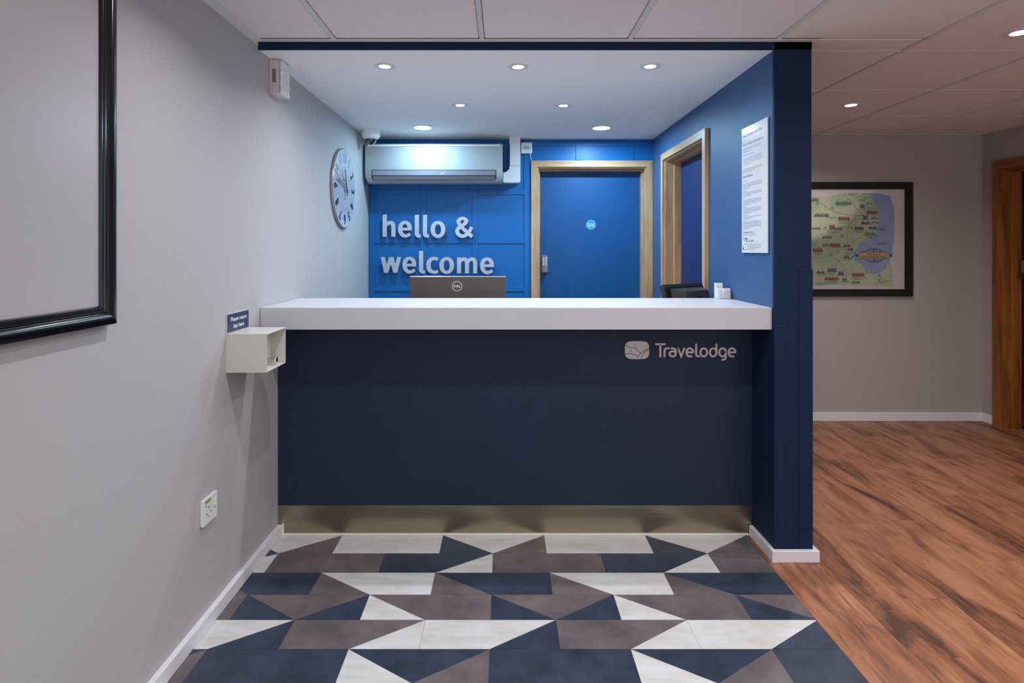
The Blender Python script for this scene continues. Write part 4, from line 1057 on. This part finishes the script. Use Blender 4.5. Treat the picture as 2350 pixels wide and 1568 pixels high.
def tag_(x, y): mpoly(y_, [(x - 22, y - 12), (x + 22, y - 12), (x + 22, y + 12), (x - 22, y + 12)], 0.0007)
for a in ((100,315,100),(405,360,190,55),(150,505,110,50),(265,505,60),(120,658,105,35),(390,660,95,40),(248,763,105,35),(250,860,80),(505,1000,60,40),(755,722,130,48),(590,1305,105,38),(-300,520,180),(-200,820,140),(-350,1050,160),(-100,640,120)): trees(*a)
for x, y in ((185,350),(370,405),(483,740),(440,935),(348,970),(597,645),(280,645)):
    for k in (-9, 9): mline(g_, [(x + k, y - 18), (x + k + 6, y), (x + k, y + 18), (x + k - 6, y), (x + k, y - 18)], 5, 0.0007)
for a in ((r_,435,548,140),(r_,330,660,65,45),(r_,335,865,125),(r_,275,1270,165),(r_,605,1222,145,30),(r_,775,468,130,25),(r_,130,928,120),(r_,545,912,70,22),(r_,-250,700,130),(r_,-380,1240,150),
          (p_,310,1168,105,35),(p_,435,1205,70),(p_,630,658,110,20),(p_,500,868,80,14),(p_,735,532,55),(p_,695,400,60),(p_,485,1275,55,18),(p_,710,600,100,25),(p_,800,650,95,14),(p_,175,1188,100,20)): house(*a)
for a in ((425,378,130,1),(560,232,100,2),(720,237,100,1),(665,300,110,2),(680,420,80,1),(795,407,70,1),(775,482,110,1),(295,522,120,1),(445,565,110,2),(300,678,140,2),(700,545,115,1),(630,672,115,2),(800,662,110,1),(760,740,110,2),
          (355,878,130,1),(145,945,90,2),(505,938,120,2),(490,1012,100,2),(205,1192,90,2),(275,1288,165,2),(410,1215,125,1),(455,1290,110,1),(595,1240,180,2),(170,1305,100,2),(320,1185,80,2),(-300,720,120,2),(-360,1260,140,2)): caption(*a)
for a in ((300,402),(540,714),(712,758),(222,1013),(507,1117),(758,790),(120,1150)): tag_(*a)
# boats and animals as small outlines
for q in ([(935,672),(1000,672),(985,660),(950,660),(935,672)], [(965,660),(968,640),(955,660)], [(905,838),(1030,838)], [(940,832),(965,815),(990,815),(1005,832)], [(640,285),(700,270),(760,285),(830,265)], [(780,350),(830,345),(850,380)], [(790,345),(785,385)], [(830,545),(870,515),(915,545)]):
    mline(i_, q, 5, 0.0008, False)
bl = B()
for q in ([(830,540),(850,520),(880,530),(915,540)], [(830,585),(870,575),(920,590)], [(560,1020),(600,1000),(640,960)], [(772,1172),(765,1200)], [(925,1200),(945,1240)]): mline(bl, q, 9, 0.0007)
# title plate with scrollwork
mpoly(y_, [(700,940),(1030,940),(1046,960),(1046,990),(1030,1008),(700,1008),(683,990),(683,960)], 0.0010)
mline(i_, [(700,940),(1030,940),(1046,960),(1046,990),(1030,1008),(700,1008),(683,990),(683,960),(700,940)], 4, 0.0012, False)
for sy, yb in ((-1, 938), (1, 1010)):
    for sx in (-1, 1):
        c_ = 862
        mline(i_, [(c_ + sx*150, yb), (c_ + sx*100, yb + sy*14), (c_ + sx*60, yb + sy*36), (c_, yb + sy*46)], 5, 0.0012)
        for ox, oy, rr in ((85, 10, 14), (45, 18, 14), (18, 30, 12)):
            mline(i_, [(c_ + sx*(ox + rr*math.cos(t)), yb + sy*(oy + 4 + rr*math.sin(t))) for t in [k*0.7 for k in range(8)]], 4, 0.0012)
    mline(i_, [(862, yb), (862, yb + sy*50)], 8, 0.0012, False)
for sx, xe in ((-1, 683), (1, 1046)):
    for k in range(-2, 3): mline(i_, [(xe, 975), (xe + sx*48, 975 + k*14)], 4, 0.0012, False)
    mline(i_, [(xe + sx*20 + 12*math.cos(t), 975 + 12*math.sin(t)) for t in [k*0.7 for k in range(10)]], 4, 0.0012)
# signature scribble
mline(i_, [(925,1255),(930,1262),(915,1300),(895,1310),(880,1298)], 4, 0.0012)
mline(i_, [(968,1262),(945,1262),(930,1285),(945,1300),(965,1280),(955,1312),(985,1288),(1000,1275),(1005,1292),(1025,1282),(1060,1290)], 4, 0.0012)
obj('print_tree', g_, 'map_green', paper, kind='stuff'); obj('print_house', r_, 'map_red', paper, kind='stuff'); obj('print_landmark', p_, 'map_purple', paper, kind='stuff')
obj('print_ink', i_, 'map_ink', paper, kind='stuff'); obj('print_gold', y_, 'map_gold', paper, kind='stuff'); obj('print_water', bl, 'print_blue', paper, kind='stuff')
tx, tz = mP(864, 964); tx2, tz2 = mP(862, 991)
bm = text_bm(B(), 'SPALDING &', 27*mk, MF, 0.0014, tx, tz, width=165*mk, fat=0.0003); text_bm(bm, 'SURROUNDING AREAS', 27*mk, MF, 0.0014, tx2, tz2, width=310*mk, fat=0.0003)
obj('print_title', bm, 'map_ink', paper, label='map title lettering')
obj('glass_pane', bx(ox0 + 0.05, ox1 - 0.05, PY - 0.0065, PY - 0.005, oz0 + 0.05, oz1 - 0.05), 'glass', pc, label='clear picture glass')
